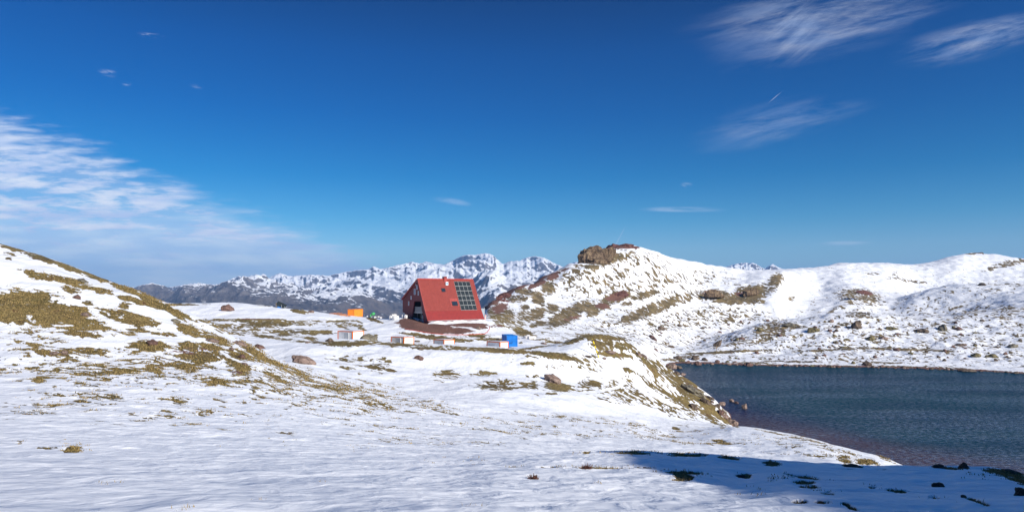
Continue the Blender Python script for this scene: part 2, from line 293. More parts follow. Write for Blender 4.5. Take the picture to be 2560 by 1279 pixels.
# ------------------------------------------------------------------ where the snow has melted: (column, row, half width, half height, tilt down-right, amount)
GR = [(64,750,95,30,5,.95),(30,783,55,30,0,.95),(122,785,85,32,5,.95),(192,792,70,28,8,.9),(225,826,95,20,6,.8),(325,795,80,20,15,.95),(346,826,34,9,5,.9),
(112,692,62,12,12,.95),(192,709,48,10,15,.9),(252,726,50,8,14,.9),(180,724,34,10,10,.8),(30,617,45,10,17,1),(100,643,50,9,18,1),(170,668,50,8,20,1),(240,692,50,8,21,1),(310,719,45,9,22,1),(370,747,45,10,24,1),(440,780,45,8,25,.95),
(330,748,40,9,15,.9),(395,764,40,9,15,.95),(440,785,40,9,28,.9),(468,820,40,14,25,.95),(20,634,22,5,10,.8),(22,647,10,4,0,.7),(400,833,40,6,8,.7),
(368,862,62,15,5,.9),(224,876,75,10,3,.9),(138,880,62,11,0,.95),(83,861,20,8,0,.95),(474,866,36,14,0,.95),(500,892,62,17,0,.95),(449,911,42,11,0,.9),(385,918,42,11,-5,.95),(593,922,50,25,20,.9),(640,882,60,11,32,1),(690,910,60,9,28,.9),(545,848,45,11,25,.9),(545,955,42,9,0,.85),(96,950,22,7,0,.95),(218,757,18,6,5,.9),(310,766,22,12,0,.8),(430,945,50,9,0,.6),(620,955,60,10,8,.7),(700,945,50,9,15,.75),
(740,930,60,8,25,.8),(800,965,100,14,20,.65),(905,990,100,14,18,.5),(520,868,60,10,10,.8),(600,890,40,16,20,.85),
(350,925,440,60,3,.33),(700,962,380,45,8,.37),(150,990,260,45,0,.16),(520,1012,380,38,2,.18),(900,1000,240,35,5,.24),(650,1050,560,34,2,.09),(1050,1040,250,30,3,.10),(60,870,120,50,0,.3),
(180,1122,27,9,0,1),(125,1119,30,4,0,.85),(45,1104,14,4,0,.8),(150,1037,160,20,0,.08),(440,995,50,7,0,.7),(370,1046,30,5,0,.5),(235,1000,60,8,0,.35),(450,1002,22,7,0,.8),
(859,898,14,5,0,.8),(957,896,14,5,0,.8),(972,901,10,5,0,.9),(870,920,24,5,8,.8),(937,917,30,8,8,.8),(975,925,16,5,10,.9),(834,892,10,4,0,.8),(900,932,10,4,0,.9),(920,910,60,22,5,.3),(860,895,60,14,0,.3),
(880,858,78,8,-1,1),(800,856,90,3,3,.9),(720,848,70,3,5,.8),(1000,860,70,5,2,.95),(1065,868,60,6,4,.85),(1140,869,60,5,4,.7),(1220,873,120,6,2,.95),(1310,880,150,6,3,1),(1400,891,70,8,8,1),(1455,902,40,10,20,.8),(975,864,30,4,0,.7),
(640,799,95,4,0,1),(690,808,105,8,0,.9),(600,800,110,5,0,.9),(600,815,110,7,0,.75),(650,826,110,8,0,.6),(770,830,50,7,3,.9),(815,830,24,7,5,.95),(775,846,22,6,10,.9),(730,838,45,6,5,.65),(660,840,35,5,5,.75),(760,802,60,3,0,.8),(830,803,60,3,-2,.8),(560,828,60,6,8,.6),(520,802,40,5,0,.6),
(440,761,75,3,0,1),(750,778,26,5,10,1),(700,767,60,2,5,.7),(935,799,24,5,18,1),(902,820,12,5,8,.8),(880,810,30,3,10,.5),(940,838,8,3,5,.9),(850,812,60,8,5,.3),(900,805,10,2,20,.9),(906,823,14,3,15,.9),(850,814,25,3,20,.7),
(1100,845,75,7,6,1),(1050,838,50,5,8,.95),(1150,852,40,4,0,.9),(1190,838,45,6,0,.75),(1240,847,65,4,-1,.95),(1310,832,38,11,22,.95),(1350,848,30,3,0,.8),(1390,855,40,4,5,.7),(1330,869,60,3,-8,.8),(1220,849,20,3,0,.7),
(1500,843,75,9,4,1),(1525,862,65,16,8,.85),(1535,886,50,9,5,1),(1440,850,45,7,-14,.9),(1480,880,40,10,60,.5),(1590,880,40,10,45,.6),
(1640,925,80,16,42,.7),(1700,962,90,18,42,.85),(1760,1005,80,16,42,.9),(1700,1000,110,18,36,.6),(1760,1035,70,12,32,.75),(1560,980,110,20,18,.42),(1650,1015,100,16,22,.5),(1740,975,60,14,42,1),(1600,945,60,10,35,.6),(1810,1035,30,10,50,.9),(1820,1052,30,6,30,.9),(1570,955,30,18,70,.6),
(1320,908,22,5,5,.85),(1437,918,18,7,0,.7),(1329,940,18,6,0,.6),(1323,962,32,12,0,.85),(1395,966,50,14,5,1),(1476,958,36,12,0,.85),(1490,977,50,6,-5,.8),(1115,940,38,14,0,.62),(1250,962,65,16,0,.62),(1210,935,34,9,0,.45),(1380,985,60,5,0,.5),(1540,1000,50,8,10,.5),(1360,890,80,8,0,.4),(1420,910,140,18,5,.22),
(1400,1065,380,32,3,.13),(1700,1093,260,22,8,.15),(2050,1130,200,24,15,.15),(1300,1072,170,12,2,.16),(1100,1100,260,20,0,.06),(2110,1148,22,10,20,.95),(2165,1153,30,8,5,.9),(1690,1070,12,4,10,1),(1800,1103,25,6,10,.7),(1590,1060,40,5,5,.3),(2070,1115,100,4,18,.35),(1950,1085,90,2,12,.5),(2200,1140,40,4,25,.7),
(1600,1131,50,4,0,1),(1720,1136,48,5,2,1),(1822,1143,32,4,6,.95),(1465,1130,10,3,0,1),(1930,1159,22,6,5,1),(1858,1186,24,7,3,1),(1710,1193,30,10,3,1),(1715,1180,45,4,2,.8),(2000,1190,50,8,8,.65),(2020,1212,36,12,18,.85),(2070,1231,28,7,5,1),(2000,1251,22,6,0,1),(2056,1253,22,6,3,1),(2125,1265,26,7,25,1),(2243,1226,34,6,8,1),(2180,1216,12,5,0,.9),(2515,1182,60,9,12,1),(2550,1200,40,8,15,1),(2440,1250,40,5,20,.8),(2330,1242,20,4,5,.7),(1500,1168,120,2.2,0,.62),(1330,1166,80,2,0,.4),(2380,1170,40,4,0,.8),
(1311,728,38,9,10,.9),(1292,745,36,10,0,.65),(1372,718,19,18,10,.92),(1344,745,16,18,0,.88),(1344,783,24,16,-30,.88),(1380,770,16,14,0,.72),(1257,790,32,24,0,.72),(1313,768,12,8,0,.75),(1311,790,24,15,0,.6),(1333,813,10,6,0,.85),(1351,808,16,7,0,.9),(1240,775,25,14,-20,.8),(1280,810,40,12,0,.5),
(1415,790,52,20,-25,.85),(1450,770,42,16,-25,.88),(1480,773,20,20,0,.88),(1543,741,42,15,-15,.85),(1510,764,22,12,0,.7),(1567,759,16,6,0,.9),(1614,736,40,9,-15,.7),(1660,702,30,5,5,.7),(1640,715,25,4,0,.7),
(1500,700,130,48,8,.36),(1640,705,140,38,5,.30),(1600,650,100,24,12,.30),(1750,690,110,22,6,.22),(1450,720,60,25,-25,.3),(1520,650,40,12,-20,.7),(1550,642,30,8,0,.6),(1480,668,25,6,10,.8),(1440,678,14,6,25,.8),(1720,690,80,20,5,.15),
(1626,775,95,16,-22,.72),(1700,750,60,12,-25,.5),(1600,835,190,42,0,.30),(1420,830,120,22,-4,.25),(1700,800,120,28,-15,.36),(1560,800,120,25,-15,.34),
(1840,750,66,12,0,.85),(1877,733,52,20,-12,.85),(1939,702,22,16,-40,.85),(1785,738,44,14,0,.8),(1657,762,55,15,-18,.75),(1785,790,130,25,0,.38),(2149,741,58,20,8,.85),(2080,776,16,5,-25,.9),(2105,767,14,6,0,.8),(2190,757,30,8,0,.5),(2527,657,46,8,-12,.9),(2487,668,22,6,-20,.7),(2440,634,24,3,0,.8),(2178,684,18,3,0,.8),(2237,682,10,7,20,.6),(2262,699,60,4,8,.65),(2428,780,60,12,-15,.62),(2520,712,45,4,2,.7),(2520,785,55,22,5,.55),(2400,740,120,28,-8,.22),(1978,745,10,6,0,.5),
(1932,826,55,25,-12,.6),(1877,850,75,12,-5,.5),(2193,842,52,16,5,.68),(2134,811,26,14,0,.7),(2152,787,42,9,5,.8),(2005,842,40,9,0,.55),(1980,815,40,8,0,.6),(1822,879,125,3.5,-3,1),(2060,875,90,3,-2,.9),(2244,872,150,3.5,2,1),(2100,866,60,5,0,.5),(1987,903,70,2.5,1,.95),(1880,906,60,2,0,.8),(2200,906,90,3,1,.7),
(1740,907,40,2.5,0,.9),(1900,911,90,2,2,.85),(2080,914,110,2.5,1,.85),(2260,916,110,2.5,2,.85),(2440,924,110,2.5,5,.85),(1700,895,60,6,-8,.6),
(2200,850,560,75,0,.33),(2350,800,280,50,0,.33),(2300,690,320,35,0,.10),(2380,740,220,35,-8,.24),(2060,760,120,40,-10,.14),(1720,860,120,30,0,.25),(2450,850,150,40,0,.3),(2280,890,350,22,0,.22)]
DIRT = [(1070,818,88,15,6,1),(1020,803,26,12,0,1),(1120,826,75,10,0,.82),(1200,818,26,7,0,.7),(1170,812,60,6,0,.9),(1240,815,22,5,0,.6),
(1215,764,16,10,-30,1),(1240,750,22,8,-32,1),(1270,733,24,7,-32,1),(1310,712,30,6,-28,1),(1350,697,24,5,-22,1),(1385,684,20,4,-20,.9),(1412,674,14,3,-20,.8),(1342,710,26,8,-22,1),(1382,693,20,6,-18,1),(1250,770,26,14,-20,.75),
(1543,741,36,12,-15,.8),(1506,764,20,10,0,.8),(1430,795,30,6,-10,.6),(2160,731,26,6,8,.85),(1780,733,30,10,0,.6),(1880,728,30,8,0,.5),(1850,735,14,8,0,.6),(1540,886,26,4,5,.5),(1780,1010,18,8,30,.5),(1560,618,50,4,0,.9),
(500,870,60,8,3,.45),(590,930,24,6,0,.6),(470,880,70,6,2,.4),(640,797,60,2,0,.6),(430,975,50,5,0,.35),(480,1010,60,6,0,.3)]
def blobs(lst, boost=0.0):
    d = np.zeros_like(X)
    flat = [(g, None) for g in lst]
    for (cx, cy, rx, ry, rot, amt) in lst:
        ext = max(rx, ry)*1.5+4
        i0 = np.searchsorted(TH, math.atan((cx-ext-CX)/F)); i1 = np.searchsorted(TH, math.atan((cx+ext-CX)/F))
        i0 = max(i0, 0); i1 = min(i1, NC)
        if i1 <= i0: continue
        p = PXG[i0:i1]; q = PYG[i0:i1]; c, s = math.cos(math.radians(rot)), math.sin(math.radians(rot))
        a = ((p-cx)*c+(q-cy)*s)/rx; b = (-(p-cx)*s+(q-cy)*c)/ry
        rho = np.sqrt(a*a+b*b)
        d[i0:i1] = np.maximum(d[i0:i1], amt*(1-sstep(rho, 0.45, 1.35)))
    return d*fr
GR = [(a, b, c*1.15, d*1.12, e, min(f*(1.18 if a < 1990 else 0.84), .93)) if (b < 905 and a > 1215 and not (a < 1620 and b > 828)) else (a, b, c, d, e, f) for a, b, c, d, e, f in GR]
dens = blobs(GR); dirt_d = blobs(DIRT)
n = np.zeros_like(X)
wx = X+1.5*perlin(X/5, Y/5, 51); wy = Y+1.5*perlin(X/5, Y/5, 52)
wsum = np.zeros_like(X)
for lam, w in ((14, .40), (7, .6), (3.6, .85), (1.8, 1.1), (0.9, 1.2), (0.45, 1.0), (0.22, .7)):
    f_ = sstep(lam/np.maximum(cellw, 1e-6), 0.8, 2.0)*(1-(0.25 if lam > 3 else 0.0)*sstep(RR, 230, 330)); wsum += (w*f_)**2
    n += perlin(wx/lam, wy/(lam*0.8), int(60+lam*10))*w*f_
n /= 0.37*np.sqrt(wsum)
un = 1/(1+np.exp(-1.7*n))
outd = np.where(np.abs(AZ) > th_in[-1]+0.01, 0.3*sstep(RR, 30, 80), 0.0)
dens = np.maximum(dens, outd*land)
# windswept crests and rims melt out first
def cut(pts, wpx):
    global dens
    for (xa, ya), (xb, yb) in zip(pts[:-1], pts[1:]):
        i0 = np.searchsorted(TH, math.atan((min(xa, xb)-8-CX)/F)); i1 = np.searchsorted(TH, math.atan((max(xa, xb)+8-CX)/F))
        p = PXG[i0:i1]-xa; q = PYG[i0:i1]-ya; dx, dy = xb-xa, yb-ya; tt = np.clip((p*dx+q*dy)/(dx*dx+dy*dy), 0, 1)
        dd = np.hypot(p-tt*dx, q-tt*dy); dens[i0:i1] *= sstep(dd, wpx*.5, wpx*1.2)
cut([(1548,925),(1560,942),(1561,956),(1545,968),(1500,977),(1420,984),(1330,997)], 4)
cover = dens-(1-un); cover = np.where(dens < 0.02, -1.0, cover)
n2 = perlin(X/6, Y/6, 81)*0.5+perlin(X/2.1, Y/2.1, 82)*0.35+perlin(X/.8, Y/.8, 83)*.25*sstep(0.8/np.maximum(cellw,1e-6),1,2.5)
dcov = dirt_d-(0.5-n2*0.55)
shore = (1-sstep(Z, LAKE+0.05, LAKE+0.5))
shore_n = shore*0.75-(0.45-n2*.6)
dcov = np.maximum(dcov, np.where(Z < LAKE+1.2, shore_n, -1))
cover = np.maximum(cover, np.where(Z < LAKE+1.4, shore*0.9-(1-un)*.8, -1))
# grass mat stands a little above melted hollow; snow edge thickness
g01 = sstep(cover, -0.05, 0.12)
Z += -0.05*g01*(1-sstep(RR, 60, 150))*(RR > 4)+g01*(octave(0.5, 90, 0.05)+octave(1.0, 91, 0.08))*sstep(RR, 8, 30)

def grid_mesh(name, X, Y, Z, attrs, closed=False):
    nc, nr = X.shape
    co = np.stack([X, Y, Z], -1).reshape(-1, 3).astype(np.float32)
    i = np.arange(nc-1)[:, None]; k = np.arange(nr-1)[None, :]
    a = i*nr+k; quads = np.stack([a, a+nr, a+nr+1, a+1], -1).reshape(-1, 4)[:, ::-1]
    me = bpy.data.meshes.new(name)
    me.vertices.add(len(co)); me.vertices.foreach_set('co', co.ravel())
    me.loops.add(len(quads)*4); me.loops.foreach_set('vertex_index', quads.astype(np.int32).ravel())
    me.polygons.add(len(quads)); me.polygons.foreach_set('loop_start', np.arange(0, len(quads)*4, 4, dtype=np.int32))
    me.polygons.foreach_set('use_smooth', np.ones(len(quads), bool))
    for an, av in attrs.items():
        at = me.attributes.new(an, 'FLOAT', 'POINT'); at.data.foreach_set('value', np.ascontiguousarray(av, dtype=np.float32).ravel())
    me.update(calc_edges=True)
    o = bpy.data.objects.new(name, me); scene.collection.objects.link(o)
    return o

# ------------------------------------------------------------------ ground material
def ground_material():
    m, t, b = new_mat("snowy_ground")
    P = objco(t); cov = t.attr('cover'); dc = t.attr('dirt'); shl = t.attr('heath')
    fine = t.noise(P, 5.0, 8, 0.68); med = t.noise(P, 1.1, 6, 0.6); big = t.noise(P, 0.12, 5, 0.55)
    coarse = t.noise(P, 0.36, 5, 0.65)
    fn = t.m('MULTIPLY_ADD', fine, 0.62, -0.31); mn = t.m('ADD', t.m('MULTIPLY_ADD', med, 0.46, -0.23), t.m('MULTIPLY_ADD', coarse, 0.34, -0.17))
    g = t.m('ADD', t.m('ADD', cov, fn), mn)
    gm = t.m('ADD', t.m('MULTIPLY', t.ss(g, -0.012, 0.03), 0.78), t.m('MULTIPLY', t.ss(g, -0.16, 0.10), 0.22)); dm = t.ss(t.m('ADD', t.m('ADD', dc, fn), mn), -0.02, 0.04)
    # grass: straw to olive, with darker thatch
    straw = t.mix(t.ss(fine, 0.38, 0.62), (0.115, 0.080, 0.026), (0.37, 0.275, 0.105))
    olive = t.mix(t.ss(fine, 0.35, 0.65), (0.056, 0.047, 0.015), (0.205, 0.155, 0.052))
    tone = t.ss(t.m('ADD', t.m('MULTIPLY', med, .5), t.m('MULTIPLY', big, .5)), 0.46, 0.60)
    grass = t.mix(tone, straw, olive)
    grass = t.mix(t.ss(t.noise(P, 0.7, 6, 0.6), 0.60, 0.70), grass, (0.12, 0.052, 0.03))
    mot = t.noise(P, 0.16, 7, 0.7)
    grass = t.mix(t.ss(mot, 0.40, 0.62, 0.0, 0.55), grass, (0.10, 0.066, 0.030))
    heath = t.mix(t.ss(mot, 0.36, 0.62), (0.26, 0.19, 0.105), (0.085, 0.066, 0.040)); heath = t.mix(t.ss(t.noise(P, 0.5, 6, .7), 0.5, 0.64), heath, (0.16, 0.125, 0.045))
    grass = t.mix(shl, grass, heath)
    dirt = t.mix(t.ss(fine, 0.3, 0.7), (0.075, 0.036, 0.027), (0.26, 0.135, 0.10))
    dirt = t.mix(t.ss(t.noise(P, 2.5, 5, .7), 0.58, 0.68), dirt, (0.33, 0.19, 0.15))
    snow = t.mix(t.ss(big, 0.35, 0.7), (0.80, 0.81, 0.83), (0.855, 0.86, 0.87))
    c = t.mix(gm, snow, grass); c = t.mix(dm, c, dirt)
    anyg = t.m('MAXIMUM', gm, dm)
    t.l.new(c, b.inputs['Base Color'])
    t.put(b.inputs['Roughness'], t.m('MULTIPLY_ADD', anyg, 0.35, 0.55)); b.inputs['Specular IOR Level'].default_value = 0.25
    S = t.scalev(P, (1.5, 1.1, 1.0))
    sb = t.m('ADD', t.m('MULTIPLY', t.noise(S, 1.6, 5, 0.5, 0.4), 0.11), t.m('MULTIPLY', t.noise(P, 0.35, 3, 0.5), 0.6))
    gb = t.m('ADD', t.m('MULTIPLY', fine, 0.34), t.m('MULTIPLY', med, 0.3))
    h = t.m('ADD', t.m('MULTIPLY', sb, t.m('SUBTRACT', 1.0, anyg)), t.m('MULTIPLY', gb, anyg))
    t.l.new(t.bump(h, 1.0, 0.75), b.inputs['Normal'])
    return m
ground = grid_mesh("ground", X, Y, Z, {'cover': cover, 'dirt': dcov, 'heath': sstep(RR, 215, 300)*0.85})
ground['kind'] = 'structure'; ground.data.materials.append(ground_material())

# ------------------------------------------------------------------ water
def water():
    xs = np.linspace(30, 420, 60); ys = np.linspace(60, 300, 60)
    XX, YY = np.meshgrid(xs, ys, indexing='ij')
    dpt = np.zeros_like(XX)
    for i in range(60):
        for j in range(60): dpt[i, j] = LAKE-ground_z(XX[i, j], YY[i, j])
    o = grid_mesh("water", XX, YY, np.full_like(XX, LAKE), {'depth': dpt})
    m, t, b = new_mat("lake_water"); P = objco(t)
    sep = t.node('ShaderNodeSeparateXYZ'); t.l.new(P, sep.inputs[0])
    # red silt of the shallows near the western bank, teal deeper water
    w = t.noise(P, 0.03, 4, 0.5)
    wv = t.m('MULTIPLY_ADD', w, 16.0, -8.0)
    d1 = t.m('ADD', t.m('ADD', t.m('MULTIPLY', t.m('SUBTRACT', sep.outputs[0], 59.0), 0.78), t.m('MULTIPLY', t.m('SUBTRACT', sep.outputs[1], 142.0), 0.625)), wv)
    d2 = t.m('ADD', t.m('ADD', t.m('SUBTRACT', sep.outputs[0], 50.0), t.m('MULTIPLY', t.m('SUBTRACT', sep.outputs[1], 155.0), 0.12)), wv)
    red = t.ss(d1, 2.0, 17.0, 1.0, 0.0); pur = t.ss(d2, 2.0, 30.0, 1.0, 0.0)
    col = t.mix(pur, (0.006, 0.042, 0.058), (0.020, 0.024, 0.062)); col = t.mix(red, col, (0.070, 0.046, 0.056)); sh = t.m('MAXIMUM', red, pur)
    col = t.mix(t.ss(t.noise(t.scalev(P, (.3, 1.0, 1.0)), 0.05, 4, 0.5), 0.42, 0.62, 0.0, 0.7), col, t.mix(sh, (0.006, 0.030, 0.056), (0.034, 0.030, 0.052)))
    h = t.m('ADD', t.m('MULTIPLY', t.noise(t.scalev(P, (0.8, 1.0, 1)), 0.9, 4, 0.6, 0.3), 1.6), t.m('MULTIPLY', t.noise(P, 4.0, 3, 0.6), 0.25))
    gust = t.ss(t.noise(t.scalev(P, (.35, 1.2, 1)), 0.045, 4, 0.6), 0.35, 0.65, 0.45, 1.0)
    bp = t.bump(t.m('MULTIPLY', h, gust), 1.0, 0.42)
    # choppy facets: how much sky a patch of ripples mirrors varies from crest to crest
    chop = t.ss(t.noise(t.scalev(P, (0.7, 1.0, 1)), 1.3, 5, 0.75), 0.38, 0.64, 0.15, 2.9)
    fr_ = t.node('ShaderNodeFresnel'); fr_.inputs['IOR'].default_value = 1.33; t.l.new(bp, fr_.inputs['Normal'])
    fac_ = t.m('MULTIPLY', t.m('MULTIPLY', t.m('MINIMUM', t.m('MULTIPLY', fr_.outputs[0], 0.34), 0.26), chop), gust)
    df = t.node('ShaderNodeBsdfDiffuse'); t.l.new(col, df.inputs['Color']); t.l.new(bp, df.inputs['Normal'])
    gl_ = t.node('ShaderNodeBsdfGlossy'); gl_.inputs['Roughness'].default_value = 0.2; t.l.new(bp, gl_.inputs['Normal'])
    mx_ = t.node('ShaderNodeMixShader'); t.l.new(fac_, mx_.inputs[0]); t.l.new(df.outputs[0], mx_.inputs[1]); t.l.new(gl_.outputs[0], mx_.inputs[2])
    t.l.new(mx_.outputs[0], t.n['Material Output'].inputs['Surface']); t.n.remove(b)
    o.data.materials.append(m); o['kind'] = 'structure'
water()

# ------------------------------------------------------------------ distant mountains
def mountains():
    Lm = [
     [(-300,1000,1500),(1000,1000,1500),(2100,1000,1500)],
     [(-300,900,2500),(1000,900,2500),(2100,900,2500)],
     [(-300,770,3600),(300,772,3600),(640,782,3500),(900,815,3300),(1000,812,3400),(1280,815,3400),(2100,800,3400)],
     [(-300,757,4500),(300,757,4500),(430,748,4500),(560,724,4500),(620,713,4500),(660,725,4600),(720,742,4600),(800,752,4700),(880,735,4800),(960,750,4800),(1040,768,4900),(1150,745,4900),(1230,700,4900),(1290,730,4900),(1400,720,4900),(2100,740,4900)],
     [(-300,748,5700),(300,746,5700),(600,742,5700),(800,733,5900),(1000,712,6100),(1150,690,6100),(1280,715,6000),(1350,705,6000),(1400,705,6000),(2100,740,6000)],
     [(-300,728,8000),(200,722,8000),(325,718,8000),(400,720,8000),(440,715,8000),(478,708,8000),(500,713,8000),(525,709,8000),(545,712,8000),(570,700,8000),(597,689,8000),(625,698,8000),(648,709,8000),(660,706,8000),(680,690,8000),(700,682,8000),(725,690,8000),(740,688,8000),(780,686,8000),(805,687,8000),(815,690,8000),(860,680,8000),(900,674,8000),(922,673,8000),(934,665,8000),(950,673,8000),(1000,661,8000),(1030,654,8000),(1050,658,8000),(1065,653,8000),(1085,658,8000),(1110,661,8000),(1130,652,8000),(1150,641,8000),(1165,637,8000),(1190,636,8000),(1215,632,8000),(1232,637,8000),(1250,655,8000),(1258,660,8000),(1275,652,8000),(1300,651,8000),(1318,643,8000),(1340,640,8000),(1360,644,8000),(1385,657,8000),(1410,668,8000),(1420,672,8000),(1427,660,8000),(1437,654,8000),(1450,657,8000),(1470,664,8000),(1560,690,8000),(1780,690,8000),(1812,668,8000),(1835,660,8000),(1862,656,8000),(1888,658,8000),(1900,666,8000),(1910,671,8000),(1920,666,8000),(1932,659,8000),(1945,667,8000),(1960,675,8000),(2000,700,8000),(2100,720,8000)],
     [(-300,800,9800),(1000,800,9800),(2100,800,9800)],
     [(-300,850,13000),(1000,850,13000),(2100,850,13000)]]
    px = np.linspace(-300, 2100, 1150); th = np.arctan((px-CX)/F); c = np.cos(th)
    Dr = np.concatenate([np.linspace(1500, 3000, 30, endpoint=False), np.linspace(3000, 8700, 560, endpoint=False), np.linspace(8700, 13000, 20)])
    PYm = []; DDm = []
    for l in Lm:
        a, d_ = line_at(l, px)
        PYm.append(a); DDm.append(d_)
    PYm = np.array(PYm); DDm = np.array(DDm)
    sky_target = np.interp(px, [p[0] for p in Lm[5]], [p[1] for p in Lm[5]])
    Zm = np.zeros((len(px), len(Dr)))
    for i in range(len(px)):
        Zm[i] = pchip(DDm[:, i], -(PYm[:, i]-HY)/F*DDm[:, i], Dr)
    Xm = Dr[None, :]*((px-CX)/F)[:, None]; Ym = np.broadcast_to(Dr[None, :], Xm.shape).copy()
    wx = Xm+180*perlin(Xm/900, Ym/900, 3); wy = Ym+180*perlin(Xm/900, Ym/900, 4)
    rg = ridged(wx+0.45*Ym, wy*0.8, 1250, 7, 11, 0.50)
    env = sstep(Ym, 2600, 4300)*(1-sstep(Ym, 8600, 9800))
    Zm = Zm+(rg-0.95)*(105+75*sstep(Ym, 4800, 7200))*env
    Zm += env*(ridged(wx, wy, 420, 5, 25, .55)-.9)*40
    # rescale each column near its crest so that the skyline keeps its own outline
    sm = lambda a, k: np.convolve(np.pad(a, k, mode='edge'), np.ones(2*k+1)/(2*k+1), 'valid')
    for it in range(3):
        far = Ym > 5200
        py = np.where(far, HY-Zm/Ym*F, 9999); kk = np.argmin(py, 1); cur = py[np.arange(len(px)), kk]
        dz = (cur-sky_target)/F*Dr[kk]
        bell = np.exp(-((Ym-Dr[kk][:, None])/1500)**2)*sstep(Ym, 4600, 6200)
        kk2 = sm(Dr[kk].astype(float), 12)
        bell = np.exp(-((Ym-kk2[:, None])/1500)**2)*sstep(Ym, 4600, 6200)
        Zm += bell*(dz)[:, None]
    Zm += env*(perlin(Xm/60, Ym/60, 40)*5+perlin(Xm/28, Ym/28, 41)*2.5)
    gx = np.gradient(Zm, axis=0)/np.gradient(Xm, axis=0); 
    alt = Zm/1.0
    return grid_mesh("mountains", Xm, Ym, Zm, {'alt': alt})
def mountain_material():
    m, t, b = new_mat("mountain_rock_snow"); P = objco(t)
    geo = t.node('ShaderNodeNewGeometry'); sx = t.node('ShaderNodeSeparateXYZ'); t.l.new(geo.outputs['Normal'], sx.inputs[0])
    sep = t.node('ShaderNodeSeparateXYZ'); t.l.new(P, sep.inputs[0])
    n1 = t.noise(P, 0.008, 10, 0.62); n2 = t.noise(t.scalev(P, (1, 1, 1.3)), 0.020, 9, 0.70); n3 = t.noise(P, 0.0016, 4, .5)
    altf = t.m('MULTIPLY_ADD', sep.outputs[2], 0.0085, 0.10)
    altf = t.m('ADD', altf, t.ss(t.m('DIVIDE', sep.outputs[0], sep.outputs[1]), -0.42, -0.24, -0.75, 0.0))
    altf = t.m('ADD', altf, t.ss(t.m('DIVIDE', sep.outputs[0], sep.outputs[1]), -0.02, 0.03, 0.0, -0.50))     # more snow with height
    altf = t.m('MINIMUM', t.m('MAXIMUM', altf, -0.85), 0.62)
    s = t.m('ADD', altf, t.m('MULTIPLY', t.m('SUBTRACT', sx.outputs[2], 0.80), 4.2))
    s = t.m('ADD', s, t.m('ADD', t.m('MULTIPLY_ADD', n1, 1.1, -0.55), t.m('MULTIPLY_ADD', n2, 1.2, -0.60)))
    s = t.m('ADD', s, t.m('MULTIPLY_ADD', n3, 1.2, -0.60))
    sm = t.ss(s, -0.04, 0.22)
    rock = t.mix(t.ss(n2, 0.35, 0.65), (0.085, 0.077, 0.077), (0.21, 0.19, 0.185))
    low = t.mix(t.ss(n1, 0.4, 0.6), (0.060, 0.054, 0.050), (0.125, 0.105, 0.090))
    rock = t.mix(t.ss(sep.outputs[2], -120, 60, 0.0, 1.0), low, rock)
    t.l.new(t.mix(sm, rock, (0.84, 0.85, 0.87)), b.inputs['Base Color'])
    b.inputs['Roughness'].default_value = 0.85; b.inputs['Specular IOR Level'].default_value = 0.15
    t.l.new(t.bump(t.m('ADD', n1, t.m('MULTIPLY', n2, 0.6)), 1.0, 26.0), b.inputs['Normal'])
    return m
mo = mountains(); mo['kind'] = 'structure'; mo.data.materials.append(mountain_material())
#__OBJECTS__
# ------------------------------------------------------------------ object helpers
C = scene.collection
def tag(o, label=None, cat=None, group=None, kind=None):
    if label: o['label'] = label
    if cat: o['category'] = cat
    if group: o['group'] = group
    if kind: o['kind'] = kind
    return o
def empty(name, loc, rz=0.0, label=None, cat=None, group=None, rx=0.0, ry=0.0):
    o = bpy.data.objects.new(name, None); C.objects.link(o); o.location = loc; o.rotation_euler = (rx, ry, rz)
    return tag(o, label, cat, group)
def link(name, bm, mats, parent=None, smooth=False):
    me = bpy.data.meshes.new(name); bm.normal_update(); bm.to_mesh(me); bm.free()
    if smooth:
        for p in me.polygons: p.use_smooth = True
    for m in (mats if isinstance(mats, (list, tuple)) else [mats]): me.materials.append(m)
    o = bpy.data.objects.new(name, me); C.objects.link(o)
    if parent: o.parent = parent
    return o
def box(bm, lo, hi, mi=0, M=None):
    vs = [bm.verts.new((x, y, z)) for x in (lo[0], hi[0]) for y in (lo[1], hi[1]) for z in (lo[2], hi[2])]
    if M is not None:
        for v in vs: v.co = M @ v.co
    fs = [(0,1,3,2),(4,6,7,5),(0,4,5,1),(2,3,7,6),(0,2,6,4),(1,5,7,3)]
    for f in fs:
        fc = bm.faces.new([vs[i] for i in f]); fc.material_index = mi
def tube(bm, pts, r, n=8, mi=0):
    rings = []
    for i, p in enumerate(pts):
        p = Vector(p); a = Vector(pts[max(i-1, 0)]); b = Vector(pts[min(i+1, len(pts)-1)])
        d = (b-a).normalized(); up = Vector((0, 0, 1)) if abs(d.z) < 0.9 else Vector((1, 0, 0))
        s = d.cross(up).normalized(); t = s.cross(d)
        rr = r[i] if isinstance(r, (list, tuple)) else r
        rings.append([bm.verts.new(p+(s*math.cos(k*2*math.pi/n)+t*math.sin(k*2*math.pi/n))*rr) for k in range(n)])
    for i in range(len(rings)-1):
        for k in range(n):
            f = bm.faces.new((rings[i][k], rings[i][(k+1) % n], rings[i+1][(k+1) % n], rings[i+1][k])); f.material_index = mi
    for rg, s in ((rings[0], -1), (rings[-1], 1)):
        f = bm.faces.new(rg if s > 0 else rg[::-1]); f.material_index = mi
